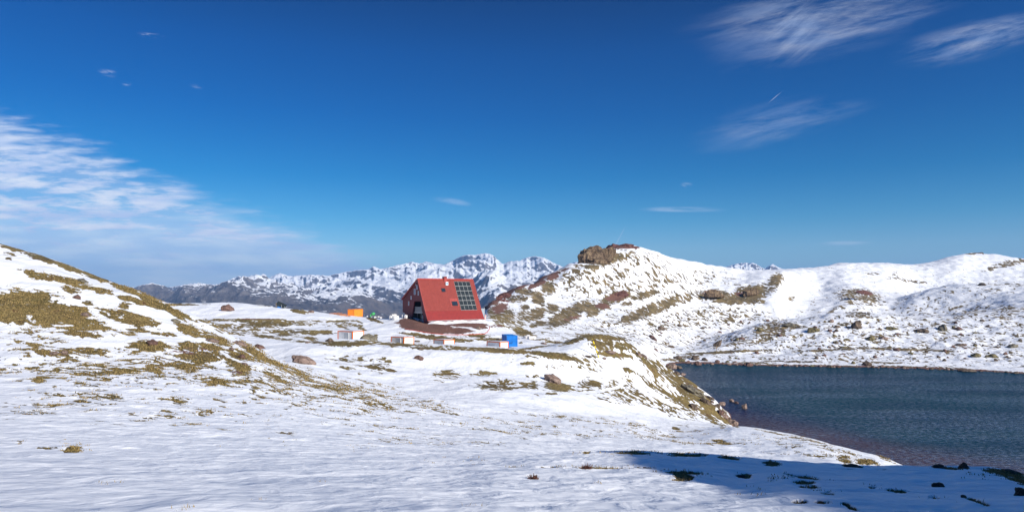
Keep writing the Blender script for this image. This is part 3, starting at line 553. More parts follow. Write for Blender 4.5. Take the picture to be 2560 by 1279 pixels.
def prism(bm, poly, x0, x1, mi=0):
    """polygon in the (v, h) plane pushed from u=x0 to u=x1"""
    a = [bm.verts.new((x0, v, h)) for v, h in poly]; b = [bm.verts.new((x1, v, h)) for v, h in poly]
    n = len(poly)
    for f in (bm.faces.new(a), bm.faces.new(b[::-1])): f.material_index = mi
    for i in range(n):
        f = bm.faces.new((a[i], b[i], b[(i+1) % n], a[(i+1) % n])); f.material_index = mi
    bmesh.ops.recalc_face_normals(bm, faces=bm.faces)

def simple(name, col, rough=0.6, var=0.12, scale=3.0, metal=0.0, bump=0.0, spec=0.4):
    m, t, b = new_mat(name); P = objco(t)
    n = t.noise(P, scale, 6, 0.6); n2 = t.noise(P, scale*7, 4, 0.6)
    k = t.m('ADD', t.m('MULTIPLY', n, 0.7), t.m('MULTIPLY', n2, 0.3))
    lo = tuple(c*(1-var*1.6) for c in col); hi = tuple(min(c*(1+var*1.2), 1) for c in col)
    t.l.new(t.mix(t.ss(k, 0.32, 0.68), lo, hi), b.inputs['Base Color'])
    t.put(b.inputs['Roughness'], t.m('MULTIPLY_ADD', n, 0.2, rough-0.1)); b.inputs['Metallic'].default_value = metal
    b.inputs['Specular IOR Level'].default_value = spec
    if bump: t.l.new(t.bump(k, 1.0, bump), b.inputs['Normal'])
    return m
def tile_mat(name, col, col2):
    m, t, b = new_mat(name); P = objco(t)
    sep = t.node('ShaderNodeSeparateXYZ'); t.l.new(P, sep.inputs[0])
    a = t.m('MULTIPLY', t.m('ADD', sep.outputs[0], t.m('MULTIPLY', sep.outputs[1], 0.6)), 2.6); h = t.m('MULTIPLY', sep.outputs[2], 2.6)
    p = t.m('FRACT', t.m('ADD', a, h)); q = t.m('FRACT', t.m('SUBTRACT', a, h))
    edge = t.m('MINIMUM', t.m('MINIMUM', p, t.m('SUBTRACT', 1.0, p)), t.m('MINIMUM', q, t.m('SUBTRACT', 1.0, q)))
    seam = t.ss(edge, 0.0, 0.16)
    cell = t.node('ShaderNodeTexWhiteNoise'); cell.noise_dimensions = '2D'
    t.l.new(t.vec(t.m('FLOOR', t.m('ADD', a, h)), t.m('FLOOR', t.m('SUBTRACT', a, h)), 0.0), cell.inputs[0])
    st = t.noise(t.scalev(P, (1, 1, .3)), 0.9, 5, 0.6)
    c = t.mix(t.m('MULTIPLY_ADD', cell.outputs[0], 0.7, t.m('MULTIPLY_ADD', st, 1.5, -0.6), clamp=True), col, col2)
    c = t.mix(seam, tuple(x*0.62 for x in col), c)
    t.l.new(c, b.inputs['Base Color']); b.inputs['Roughness'].default_value = 0.55; b.inputs['Specular IOR Level'].default_value = 0.35
    t.l.new(t.bump(t.m('ADD', t.m('MULTIPLY', seam, 1.0), t.m('MULTIPLY', q, 0.8)), 0.8, 0.03), b.inputs['Normal'])
    return m
RED = tile_mat("red_roof_tiles", (0.235, 0.028, 0.019), (0.31, 0.046, 0.031))
REDW = tile_mat("red_gable_cladding", (0.20, 0.036, 0.036), (0.26, 0.050, 0.045))
REDT = simple("red_sheet_metal", (0.36, 0.048, 0.036), 0.45, 0.08, 2)
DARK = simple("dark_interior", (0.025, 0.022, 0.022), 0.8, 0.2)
STEEL = simple("galvanised_steel", (0.42, 0.44, 0.46), 0.4, 0.12, 4, 0.6)
WHITE = simple("white_painted_sheet", (0.82, 0.82, 0.80), 0.5, 0.05, 1.5)
GREYS = simple("grey_roller_shutter", (0.56, 0.58, 0.60), 0.5, 0.08, 3)
ORANGE = simple("orange_painted_frame", (0.86, 0.17, 0.015), 0.5, 0.08, 3)
ORC = simple("orange_container_paint", (0.86, 0.25, 0.015), 0.5, 0.10, 1.2)
BLUE = simple("blue_container_paint", (0.010, 0.19, 0.60), 0.45, 0.12, 1.2)
GLASS = simple("window_glass", (0.25, 0.32, 0.40), 0.08, 0.05, 1, 0.0, 0.0, 1.0)
DGLASS = simple("dark_skylight_glass", (0.02, 0.03, 0.045), 0.06, 0.1, 1, 0.0, 0.0, 0.9)
PVC = simple("solar_cell", (0.028, 0.034, 0.035), 0.20, 0.2, 2.0, 0.0, 0.0, 0.4)
ALU = simple("aluminium_frame", (0.50, 0.51, 0.49), 0.4, 0.05, 2)
WOOD = simple("weathered_wood", (0.30, 0.22, 0.13), 0.8, 0.25, 5, bump=0.01)
PLANK = simple("fresh_timber", (0.62, 0.27, 0.13), 0.7, 0.25, 4, bump=0.01)
GREEN = simple("green_machine_paint", (0.06, 0.38, 0.12), 0.45, 0.1, 3)
RUBBER = simple("black_rubber", (0.025, 0.025, 0.027), 0.8, 0.2)
YEL = simple("yellow_paint", (0.85, 0.62, 0.01), 0.5, 0.06, 3)
BAG = simple("white_woven_sacking", (0.74, 0.71, 0.68), 0.8, 0.10, 4, bump=0.04)
SNOWM = simple("packed_snow", (0.88, 0.885, 0.89), 0.6, 0.01, 1.5, bump=0.15)
REDP = simple("red_plastic_pipe", (0.62, 0.10, 0.06), 0.5, 0.10, 2)
SIGNB = simple("blue_sign_face", (0.02, 0.22, 0.62), 0.4, 0.05, 2)

# ------------------------------------------------------------------ mountain refuge
hut = empty("mountain_refuge", (HUT_O[0], HUT_O[1], HUT_Z), HUT_A, "red steep roofed mountain hut with solar panels on its front roof", "hut")
HW = 18.7
def hv_of(px, depth_u=0.0):
    q = (px-CX)/F; o = HUT_O+eu*depth_u
    v = (o[0]-q*o[1])/(q*ev[1]-ev[0]); return v
def gp(px, py, du=0.0):
    v = hv_of(px, du); D = (HUT_O+eu*du+ev*v)[1]
    return v, -(py-HY)/F*D-HUT_Z
KV, KH, AV, AH = 1.82, 3.4, 6.6, 12.75       # roof kink and apex
def roof_uv(px, py, low=False):
    """point of the front roof seen at (px, py): u and fraction up the upper slope"""
    d = np.array([(px-CX)/F, 1.0, -(py-HY)/F])
    p0 = np.array([*(HUT_O+ev*KV), HUT_Z+KH]); sv = np.array([*(ev*(AV-KV)), AH-KH]); su = np.array([*eu, 0.0])
    A = np.array([d, -su, -sv]).T; k = np.linalg.solve(A, p0)
    return k[1], k[2]
zc = lambda x, y: (960+x/6.393, 650+y/6.393)
gl = [(0, 0), (0, .8), (KV, KH), (AV, AH), (17, 6.8), (17, 2.8), (15.5, 2.8), (15.5, 1.1)]
o1 = gp(*zc(482, 655)); o2 = gp(*zc(585, 655)); o3 = gp(*zc(640, 1000)); o4 = gp(*zc(445, 905))
gl_in = [(v*0.9975+.02, h) for v, h in gl]
left = [(0, -.5), (0, .8), (KV, KH), (AV, AH), (17, 6.8), (17, 2.8), (15.5, 2.8), (15.5, -.3), (o4[0], -.3), (o4[0], 1.4), o1, o2, (o3[0], .1), (o3[0], -.5)]
bm = bmesh.new(); prism(bm, left, 0.0, 0.35); link("gable_wall", bm, REDW, hut)
right = [(0, -.5), (0, .8), (KV, KH), (AV, AH), (17, 6.8), (17, 2.8), (15.5, 2.8), (15.5, -.3)]
bm = bmesh.new(); prism(bm, right, HW-.35, HW); link("gable_wall", bm, REDW, hut)
bm = bmesh.new(); box(bm, (.35, .0, -.5), (HW-.35, .3, .78)); link("front_wall", bm, REDT, hut)
bm = bmesh.new(); box(bm, (.35, 16.7, 2.8), (HW-.35, 17, 6.7)); box(bm, (.35, 15.2, -.3), (HW-.35, 15.5, 2.8)); box(bm, (.35, 15.5, 2.6), (HW-.35, 17, 2.8)); link("back_wall", bm, REDW, hut)
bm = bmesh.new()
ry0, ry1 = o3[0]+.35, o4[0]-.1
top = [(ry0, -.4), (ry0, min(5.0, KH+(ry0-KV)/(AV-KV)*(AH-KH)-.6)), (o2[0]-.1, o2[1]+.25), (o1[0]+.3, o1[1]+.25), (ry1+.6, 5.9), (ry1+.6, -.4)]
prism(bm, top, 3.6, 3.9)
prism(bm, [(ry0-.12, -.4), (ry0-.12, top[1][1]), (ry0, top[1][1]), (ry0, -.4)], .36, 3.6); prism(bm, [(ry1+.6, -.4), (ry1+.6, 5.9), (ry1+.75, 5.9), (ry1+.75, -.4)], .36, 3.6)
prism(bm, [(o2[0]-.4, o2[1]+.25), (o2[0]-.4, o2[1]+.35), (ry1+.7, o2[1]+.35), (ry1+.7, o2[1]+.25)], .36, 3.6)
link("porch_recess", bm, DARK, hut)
bal = None
bm = bmesh.new(); box(bm, (.45, o3[0]-.15, 2.75), (3.4, o4[0]+.1, 3.0)); bal = link("balcony", bm, STEEL, hut)
bm = bmesh.new()
r0, r1 = hv_of(zc(600, 0)[0]), hv_of(zc(470, 0)[0])
box(bm, (.42, r0, 4.55), (.5, r1, 4.65)); box(bm, (.42, r0, 3.05), (.5, r1, 3.15))
for k in range(26):
    v = r0+(r1-r0)*(k+.5)/26; box(bm, (.43, v-.045, 3.15), (.47, v+.045, 4.55))
link("railing", bm, STEEL, bal)
bm = bmesh.new()
for v in (hv_of(zc(592, 0)[0]),): box(bm, (.02, v-.07, .4), (.16, v+.07, 5.0))
link("post", bm, STEEL, hut)
bm = bmesh.new(); v = hv_of(zc(525, 0)[0], 2.0); box(bm, (2.0, v-.12, -.2), (2.15, v+.12, 2.75)); link("post", bm, STEEL, hut)
bm = bmesh.new(); v = hv_of(zc(618, 0)[0], .6); box(bm, (.6, v-.1, -.2), (.75, v+.25, 2.3)); link("door", bm, WHITE, hut)
for (x0, y0, x1, y1) in ((518,398,537,468),(480,458,505,550),(541,493,556,562),(427,573,442,627),(388,657,403,723)):
    a = gp(*zc(x0, y0)); b_ = gp(*zc(x1, y1)); v0, v1 = sorted((a[0], b_[0])); h0, h1 = sorted((a[1], b_[1]))
    bm = bmesh.new()
    box(bm, (-.06, v0, h0), (.05, v0+.09, h1)); box(bm, (-.06, v1-.09, h0), (.05, v1, h1)); box(bm, (-.06, v0+.09, h0), (.05, v1-.09, h0+.1)); box(bm, (-.06, v0+.09, h1-.1), (.05, v1-.09, h1))
    w = link("window", bm, WHITE, hut)
    bm = bmesh.new(); box(bm, (-.03, v0+.09, h0+.1), (.03, v1-.09, h1-.1)); link("pane", bm, GLASS, w)
# roof: two pitches at the front, one at the back
up = Vector((KV-AV, AH-KH)); nf = Vector((-(AH-KH), AV-KV)).normalized()
def slope_pt(v, h, out, vec2):  # offset in the (v,h) plane along the outward normal
    return (v+vec2[0]*out, h+vec2[1]*out)
n_up = Vector((-(AH-KH), (AV-KV))).normalized(); n_lo = Vector((-(KH-.8), KV)).normalized(); n_bk = Vector((AH-6.8, 17-AV)).normalized()
prof = [(-.14, .72), (KV-.13, KH+.12), (AV-.15, AH+.22), (AV+.12, AH+.24), (17.25, 6.92), (17.1, 6.62), (AV, AH+.003), (KV, KH+.003), (.02, .78)]
bm = bmesh.new(); prism(bm, prof, -.22, HW+.22); roof = link("roof", bm, RED, hut)
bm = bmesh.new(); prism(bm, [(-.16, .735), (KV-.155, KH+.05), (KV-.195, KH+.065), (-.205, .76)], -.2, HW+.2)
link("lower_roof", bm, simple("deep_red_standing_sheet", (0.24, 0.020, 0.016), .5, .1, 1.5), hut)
vp = [(-.22, .66), (KV-.2, KH+.16), (AV-.2, AH+.30), (AV+.2, AH+.32), (17.33, 6.96), (17.2, 6.55), (AV+.05, AH-.12), (KV+.1, KH-.05), (.03, .62)]
for u0, u1 in ((-.36, -.225), (HW+.225, HW+.36)):
    bm = bmesh.new(); prism(bm, vp, u0, u1); link("verge_board", bm, REDT, hut)
bm = bmesh.new(); prism(bm, [(AV-.36, AH-.02), (AV-.02, AH+.36), (AV+.05, AH+.36), (AV+.40, AH+.02), (AV+.05, AH+.28), (AV-.04, AH+.28)], -.2, HW+.2); link("ridge_cap", bm, REDT, hut)
bm = bmesh.new(); tube(bm, [(-.3, -.20, .70), (HW+.3, -.20, .70)], .085, 8); gut = link("gutter", bm, ALU, hut, True)
sl_u = (Vector((0, AV-KV, AH-KH))); sl_n = Vector((0, -(AH-KH), AV-KV)).normalized()
def RP(u, s, out=0.0): return Vector((u, KV, KH))+sl_u*s+sl_n*(.16+out)
def slab(bm, u0, u1, s0, s1, a, b, mi=0):
    vs = [bm.verts.new(RP(u, s, o)) for u in (u0, u1) for s in (s0, s1) for o in (a, b)]
    for f in [(0,1,3,2),(4,6,7,5),(0,4,5,1),(2,3,7,6),(0,2,6,4),(1,5,7,3)]:
        fc = bm.faces.new([vs[i] for i in f]); fc.material_index = mi
# solar panels, four across and six rows
q = [roof_uv(*zc(*p)) for p in ((1110, 345), (1365, 348), (1228, 805), (1482, 805))]
pu0 = (q[0][0]+q[2][0])/2; pu1 = (q[1][0]+q[3][0])/2; ps1 = min((q[0][1]+q[1][1])/2, .955); ps0 = max((q[2][1]+q[3][1])/2, .01)
for r in range(6):
    for c in range(4):
        a0 = pu0+(pu1-pu0)*c/4+.008; a1 = pu0+(pu1-pu0)*(c+1)/4-.008
        b0 = ps0+(ps1-ps0)*r/6+.001; b1 = ps0+(ps1-ps0)*(r+1)/6-.001
        bm = bmesh.new(); slab(bm, a0, a1, b0, b1, .03, .10, 1)
        slab(bm, a0+.03, a1-.03, b0+.004, b1-.004, .102, .112, 0)
        link("solar_panel", bm, [PVC, ALU], hut)
for (x0, y0, x1, y1, fx0, fy0) in ((918,460,968,508,890,405),(1085,668,1165,728,1062,618)):
    a = roof_uv(*zc(x0+3, y1)); b_ = roof_uv(*zc(x1-3, y0)); u0 = roof_uv(*zc(x0, (y0+y1)/2))[0]; u1 = roof_uv(*zc(x1, (y0+y1)/2))[0]
    s0 = a[1]; s1 = b_[1]
    bm = bmesh.new(); slab(bm, u0-.1, u0+.06, s0-.008, s1+.008, -.02, .20); slab(bm, u1-.06, u1+.1, s0-.008, s1+.008, -.02, .20)
    slab(bm, u0+.06, u1-.06, s1-.006, s1+.008, -.02, .20); slab(bm, u0+.06, u1-.06, s0-.008, s0+.006, -.02, .20)
    sk = link("skylight", bm, RUBBER, hut)
    bm = bmesh.new(); slab(bm, u0+.06, u1-.06, s0+.006, s1-.006, .0, .15); link("pane", bm, DGLASS, sk)
    bm = bmesh.new(); s2 = s1+.10
    slab(bm, u0-.42, u1+.42, s1+.012, s2, -.01, .045)
    for k in range(6):
        uu = u0-.42+(u1-u0+.84)*k/5; slab(bm, uu-.03, uu+.03, s1+.012, s2, .046, .10)
    slab(bm, u0-.42, u0-.14, s0-.03, s1+.01, -.01, .045); slab(bm, u1+.14, u1+.42, s0-.03, s1+.01, -.01, .045)
    link("flashing", bm, REDT, sk)
# chimney just below the ridge
cu, cs = roof_uv(*zc(985, 368)); cL = roof_uv(*zc(948, 340))[0]
bm = bmesh.new(); cb = RP(cu, cs); cy0, cy1 = cb.y+.05, cb.y+1.35
cz = -((650+283/6.393)-HY)/F*(HUT_O+eu*cu+ev*cb.y)[1]-HUT_Z
box(bm, (cu-.5, cy0, cb.z-.5), (cu+.42, cy1, cz)); ch = link("chimney", bm, REDT, hut)
bm = bmesh.new()
for a in (cu-.46, cu-.04, cu+.28): box(bm, (a, cy0+.05, cz), (a+.1, cy1-.05, cz+.33))
box(bm, (cu-.56, cy0-.05, cz+.33), (cu+.48, cy1+.05, cz+.42)); link("chimney_cap", bm, REDT, ch)
a = roof_uv(*zc(972, 405)); b_ = roof_uv(*zc(1008, 365))
bm = bmesh.new(); uc = (a[0]+b_[0])/2+.05; pb = RP(uc, a[1], .02)
box(bm, (uc-.42, pb.y-.25, pb.z+.0), (uc+.42, pb.y+.6, pb.z+1.0)); sg = link("vent_box", bm, WHITE, hut)
bm = bmesh.new(); box(bm, (uc-.24, pb.y-.265, pb.z+.22), (uc+.24, pb.y-.252, pb.z+.80)); link("blue_face", bm, SIGNB, sg)
v = hv_of(1040.6); hb = gp(1040.6, 711)[1]; ht = gp(1040.6, 655)[1]
bm = bmesh.new(); tube(bm, [(-.25, v, hb-.2), (-.25, v, hb+3.0), (-.25, v, ht)], [.05, .04, .02], 6); an = link("antenna_mast", bm, STEEL, hut)
bm = bmesh.new(); h2 = gp(1040.6, 704)[1]; box(bm, (-.3, hv_of(1045.5), h2-.04), (-.2, v, h2+.04)); link("bracket", bm, WHITE, an)
bm = bmesh.new(); box(bm, (-.3, hv_of(1044), hb-.24), (-.2, v, hb-.16)); link("bracket", bm, WHITE, an)

# snow slid off the roof, lying along the front wall
def snow_bank():
    bm = bmesh.new(); nu, nv = 70, 14; vs = []
    for i in range(nu):
        row = []; u = -0.6+i/(nu-1)*(HW+2.0); taper = min(1, (u+.6)/2.5, (HW+1.4-u)/1.6); taper = max(taper, 0)**.5
        wid = (1.9+.7*math.sin(u*.45+1)+.35*math.sin(u*1.7))*taper+.05; hgt = (.62+.12*math.sin(u*.8)+.07*math.sin(u*2.3))*taper
        for j in range(nv):
            a = j/(nv-1); vv = -.22-wid*a; h = hgt*(1-a**1.8)+.05*math.sin(u*3+a*9)*taper*(1-a)
            w = HUT_O+eu*u+ev*vv; g = ground_z(w[0], w[1])
            row.append(bm.verts.new((u, vv, max(g-HUT_Z, -1.6)*1.0*a**1+(-.12)*(1-a)+h*1.1-(.15 if j == nv-1 else 0))))
        vs.append(row)
    for i in range(nu-1):
        for j in range(nv-1): bm.faces.new((vs[i][j], vs[i+1][j], vs[i+1][j+1], vs[i][j+1]))
    # closed underneath
    fr = [r[-1] for r in vs]; bk = [r[0] for r in vs]
    low_f = [bm.verts.new((v.co.x, v.co.y, v.co.z-.5)) for v in fr]; low_b = [bm.verts.new((v.co.x, v.co.y, -1.2)) for v in bk]
    for i in range(nu-1):
        bm.faces.new((fr[i], fr[i+1], low_f[i+1], low_f[i])); bm.faces.new((bk[i+1], bk[i], low_b[i], low_b[i+1])); bm.faces.new((low_b[i], low_f[i], low_f[i+1], low_b[i+1]))
    bmesh.ops.recalc_face_normals(bm, faces=bm.faces)
    o = link("snow_bank", bm, SNOWM, None, True); o.location = (HUT_O[0], HUT_O[1], HUT_Z); o.rotation_euler = (0, 0, HUT_A)
    tag(o, "long white bank of snow lying along the foot of the red hut", "snow bank")
snow_bank()

# ------------------------------------------------------------------ containers and site cabins
def at(px, py, D): return Vector(((px-CX)/F*D, D, -(py-HY)/F*D))
def container(name, px, ytop, D, gamma, la, lb, H, mat, label, cat, smooth_right=False):
    """near corner seen at column px; la runs back-left, lb back-right; gamma turns it"""
    p = at(px, ytop, D); e = empty(name, (p.x, p.y, p.z-H), math.radians(gamma), label, cat)
    bm = bmesh.new()                                # ribbed side walls, +x = lb, +y = la
    def ribbed(axis, off, length, outward, n):
        prev = None
        for k in range(n*4+1):
            s = length*k/(n*4); dpt = .0 if k % 4 in (0, 1) else .055
            pos = lambda z: ((s, off+outward*(-dpt), z) if axis == 0 else (off+outward*(-dpt), s, z))
            cur = (bm.verts.new(pos(.16)), bm.verts.new(pos(H-.12)))
            if prev: bm.faces.new((prev[0], cur[0], cur[1], prev[1]))
            prev = cur
    nb, na = max(int(lb/.28), 4), max(int(la/.28), 4)
    ribbed(0, .03, lb, -1, nb); ribbed(0, la-.03, lb, 1, nb); ribbed(1, .03, la, -1, na); ribbed(1, lb-.03, la, 1, na)
    bmesh.ops.recalc_face_normals(bm, faces=bm.faces); link("side_panels", bm, mat, e)
    bm = bmesh.new()
    for x in (0, lb-.12):
        for y in (0, la-.12): box(bm, (x, y, 0), (x+.12, y+.12, H))
    for z0, z1 in ((0, .16), (H-.12, H)):
        for y in (0, la-.12): box(bm, (.12, y, z0), (lb-.12, y+.12, z1-.002))
        for x in (0, lb-.12): box(bm, (x, .12, z0), (x+.12, la-.12, z1-.002))
    link("frame", bm, mat, e)
    bm = bmesh.new(); box(bm, (.12, .12, H-.06), (lb-.12, la-.12, H-.02)); box(bm, (.12, .12, .1), (lb-.12, la-.12, .16)); link("roof_panel", bm, mat, e)
    return e
oc = container("shipping_container", 885.5, 773, 232, 74, 2.44, 6.06, 2.6, ORC, "orange ribbed steel container on the snowy plateau edge", "container")
bc = container("shipping_container", 1267, 838.5, 163, 12, 6.06, 2.6, 2.62, BLUE, "blue ribbed steel container behind the rightmost white cabin", "container")
for k in range(4):                                  # four small black characters, too small to read in the photograph
    bm = bmesh.new(); x_ = .70+.20*k
    box(bm, (x_, -.022, .86), (x_+.05, -.004, 1.04)); box(bm, (x_+.05, -.022, .99 if k % 2 else .86), (x_+.11, -.004, 1.04 if k % 2 else .92))
    link("stencilled_mark", bm, RUBBER, bc)

def cabin(pl, pc, pr, ytop, D, H, label, shutter, roll=0.0, beta=34):
    ppm = F/D; b = math.radians(beta); la = (pc-pl)/ppm/(math.cos(b)+.04); lb = (pr-pc)/ppm/(math.sin(b)+.02)
    p = at(pc, ytop, D); e = empty("site_cabin", (p.x, p.y, p.z-H), math.radians(90-beta), label, "cabin", "white site cabins with orange frames", rx=0, ry=roll)
    bm = bmesh.new(); box(bm, (.05, .05, .05), (lb-.05, la-.05, H-.08)); link("wall", bm, WHITE, e)
    bm = bmesh.new(); w = .21
    for x in (0, lb-w):
        for y in (0, la-w): box(bm, (x, y, 0), (x+w, y+w, H))
    for y in (0, la-w): box(bm, (w, y+.005, H-.17), (lb-w, y+w-.005, H-.002)); box(bm, (w, y+.005, 0), (lb-w, y+w-.005, .14))
    for x in (0, lb-w): box(bm, (x+.005, w, H-.17), (x+w-.005, la-w, H-.002)); box(bm, (x+.005, w, 0), (x+w-.005, la-w, .14))
    link("frame", bm, ORANGE, e)
    bm = bmesh.new(); box(bm, (w, w, H-.08), (lb-w, la-w, H-.03)); box(bm, (w+.1, w+.1, H-.03), (lb-w-.1, la-w-.1, H+.06)); link("roof", bm, GREYS, e)
    if shutter:
        bm = bmesh.new(); y0, y1 = la*.27, la*.60
        box(bm, (-.02, y0-.08, .35), (.045, y0, 2.25)); box(bm, (-.02, y1, .35), (.045, y1+.08, 2.25)); box(bm, (-.03, y0-.08, 2.25), (.045, y1+.08, 2.42))
        wn = link("window", bm, WHITE, e)
        bm = bmesh.new()
        for k in range(19): box(bm, (-.0, y0, .38+k*.1), (.044+.001*0, y1, .46+k*.1))
        box(bm, (.02, y0, .36), (.046, y1, 2.25)); link("shutter", bm, GREYS, wn)
        bm = bmesh.new(); box(bm, (.02, la*.66, .2), (.047, la*.93, 2.36)); link("door", bm, WHITE, e)
    bm = bmesh.new(); box(bm, (lb*.28, .03, .2), (lb*.72, .048, 2.3)); box(bm, (lb*.30, .005, 1.2), (lb*.33, .029, 1.5), 1); link("door", bm, [WHITE, STEEL], e)
    return e
cabin(834, 881.3, 904, 828, 163, 2.65, "largest white cabin with orange frame, leftmost, beside the lichen boulder", True)
cabin(970, 1009, 1031, 842.2, 160, 2.6, "white cabin with grey shutter second from the left, tilted down right", True, math.radians(3.0))
cabin(1078.5, 1109.5, 1135, 849.2, 158, 2.5, "white cabin with grey left wall, third from the left, grey roof showing", False, math.radians(1), 44)
cabin(1213.5, 1250, 1272, 854.5, 156, 2.4, "low white cabin standing against the blue container", False, 0, 42)
# guy wires of the cabins
for (a, b_) in (((904, 831), (914, 839)), ((1078, 847), (1068, 860))):
    g = surf(b_[0], b_[1]+1); p = at(a[0], a[1], 163 if a[0] < 1000 else 160)
    bm = bmesh.new(); tube(bm, [p, (g[0], g[1], g[2])], .02, 5)
    tag(link("guy_wire", bm, RUBBER), "thin wire stretched from the %s white cabin down to the snow" % ("leftmost" if a[0] < 1000 else "third"), "wire")

# ------------------------------------------------------------------ bulk bags, machine, planks, panels
def bag_mesh(seed):
    rnd = random.Random(seed); bm = bmesh.new(); bmesh.ops.create_cube(bm, size=1.0)
    bmesh.ops.subdivide_edges(bm, edges=bm.edges[:], cuts=6, use_grid_fill=True)
    for v in bm.verts:
        c = v.co; r = c.length; p = c.normalized()*0.62; q = c.lerp(p, .45)
        n_ = math.sin(q.x*9+seed)*math.cos(q.y*8+seed*2)*.04+math.sin(q.z*14+seed*3+q.x*5)*.03
        v.co = Vector((q.x*(1+n_*1.6), q.y*(1+n_*1.6), (q.z+.45)*(.9+n_)))
    tt = Vector((0, 0, .86))
    for sx in (-1, 1):
        for sy in (-1, 1): tube(bm, [(sx*.34, sy*.34, .78), (sx*.22, sy*.24, 1.02), (sx*.1, sy*.12, .9)], .03, 5)
    return bm
bag_protos = []
def bag(px, py, w, label, group, seed, hs=1.0):
    x, y, z = surf(px, py); s = w/F*y
    bm = bag_mesh(seed); o = link("bulk_bag", bm, BAG, None, True)
    o.location = (x, y, z-.1*s); o.scale = (s, s, s*hs); o.rotation_euler = (0, 0, seed*1.3); tag(o, label, "sack", group)
bb_ = "heap of white bulk bags on the snow left of the hut"
for i, (px, py, w) in enumerate(((978,797,9),(986,798,10),(992,797,9),(983,794,9),(990,793,9))): bag(px, py, w, "white bulk bag in the heap between the green mixer and the hut", bb_, i+1, 1.15)
bag(1009.5, 793, 8, "white bulk bag standing left by the dark corner of the hut", None, 11, 1.1); bag(1015.5, 795, 8, "white bulk bag standing right against the dark gable of the hut", None, 12, 1.25)
bag(898, 790.5, 11, "white bulk bag at the foot of the orange container", None, 14, .9)
for i, (px, py, w) in enumerate(((1315,846,12),(1324,847,12),(1333,846,11),(1321,842,9))): bag(px, py, w, "white bulk bag in the heap on the grass right of the hut", "heap of white bulk bags right of the hut", 20+i, .8)
for i, (px, py, w) in enumerate(((945,793,6),(951,795,6),(926,793,5),(918,791,4))): bag(px, py, w, "small white sack lying by the green mixer", "small sacks by the green mixer", 30+i, .7)

x, y, z = surf(932, 795)
mx = empty("cement_mixer", (x, y, z), .4, "small green cement mixer on a frame on the snowy plateau", "cement mixer")
bm = bmesh.new(); tube(bm, [(-.5, 0, 1.0), (-.25, 0, 1.2), (.3, 0, 1.5), (.55, 0, 1.75)], [.28, .52, .5, .3], 14); link("drum", bm, GREEN, mx, True)
bm = bmesh.new(); box(bm, (-.6, -.4, .75), (.5, .4, .85))
for a in ((-.55, -.35), (-.55, .35), (.45, -.35), (.45, .35)): tube(bm, [(a[0], a[1], .8), (a[0]*1.25, a[1]*1.25, 0)], .05, 6)
link("stand", bm, STEEL, mx)
bm = bmesh.new(); box(bm, (-.95, -.3, .4), (-.62, .3, 1.25)); link("motor_box", bm, GREEN, mx)
for s in (-1, 1):
    bm = bmesh.new(); tube(bm, [(.55, s*.5-.06, .25), (.55, s*.5+.06, .25)], .25, 14); link("wheel", bm, RUBBER, mx)
x, y, z = surf(938, 796)
bm = bmesh.new(); box(bm, (-.45, -.3, .1), (.45, .3, .75)); box(bm, (-.5, -.35, .0), (-.44, .35, .95), 1); box(bm, (.44, -.35, .0), (.5, .35, .95), 1); tube(bm, [(-.2, 0, .75), (-.2, 0, 1.0), (-.45, 0, 1.05)], .05, 6, 1)
o = link("generator", bm, [WHITE, RUBBER]); o.location = (x, y, z); tag(o, "small pale generator in a dark frame right of the green mixer", "generator")

for i in range(16):
    px = 829+i*2.6; py = 783.5+(i*.45)+((i*7) % 3)*.5; x, y, z = surf(px, py)
    bm = bmesh.new(); L_ = 2.4+((i*5) % 4)*.5; box(bm, (-L_/2, -.12, 0), (L_/2, .12, .07)); box(bm, (-L_/2+.2, -.05, .071), (L_/2+.3, .2, .14))
    o = link("timber_plank", bm, PLANK); o.location = (x, y, z+.12*(i % 3)+.05); o.rotation_euler = (.05, .08*((i*3) % 5-2), -.15+.2*((i*7) % 4-1.5))
    tag(o, "orange brown plank in the loose row left of the orange container", "plank", "timber planks lying on the plateau edge")

x, y, z = surf(701, 769)
pv = empty("solar_array", (x, y, z), .1, "dark tilted solar panel rack standing alone on the plateau edge", "solar panel")
M = Matrix.Rotation(math.radians(24), 4, 'Y') @ Matrix.Rotation(math.radians(38), 4, 'X')
bm = bmesh.new(); box(bm, (-1.6, -1.0, -.04), (1.6, 1.0, .04), 0, Matrix.Translation((.25, 0, 1.0)) @ M); link("panel", bm, PVC, pv)
for xx, hh in ((-1.25, 1.72), (.45, 1.0), (1.45, .5)):
    bm = bmesh.new(); tube(bm, [(xx, -.8, -.3), (xx, -.8, hh)], .06, 6); link("leg", bm, WOOD if xx < 0 else STEEL, pv)
    bm = bmesh.new(); tube(bm, [(xx, .8, -.3), (xx, .8, hh)], .06, 6); link("leg", bm, WOOD if xx < 0 else STEEL, pv)
bm = bmesh.new(); box(bm, (-.9, -.5, -.1), (.3, .5, .35)); link("battery_box", bm, BLUE, pv)

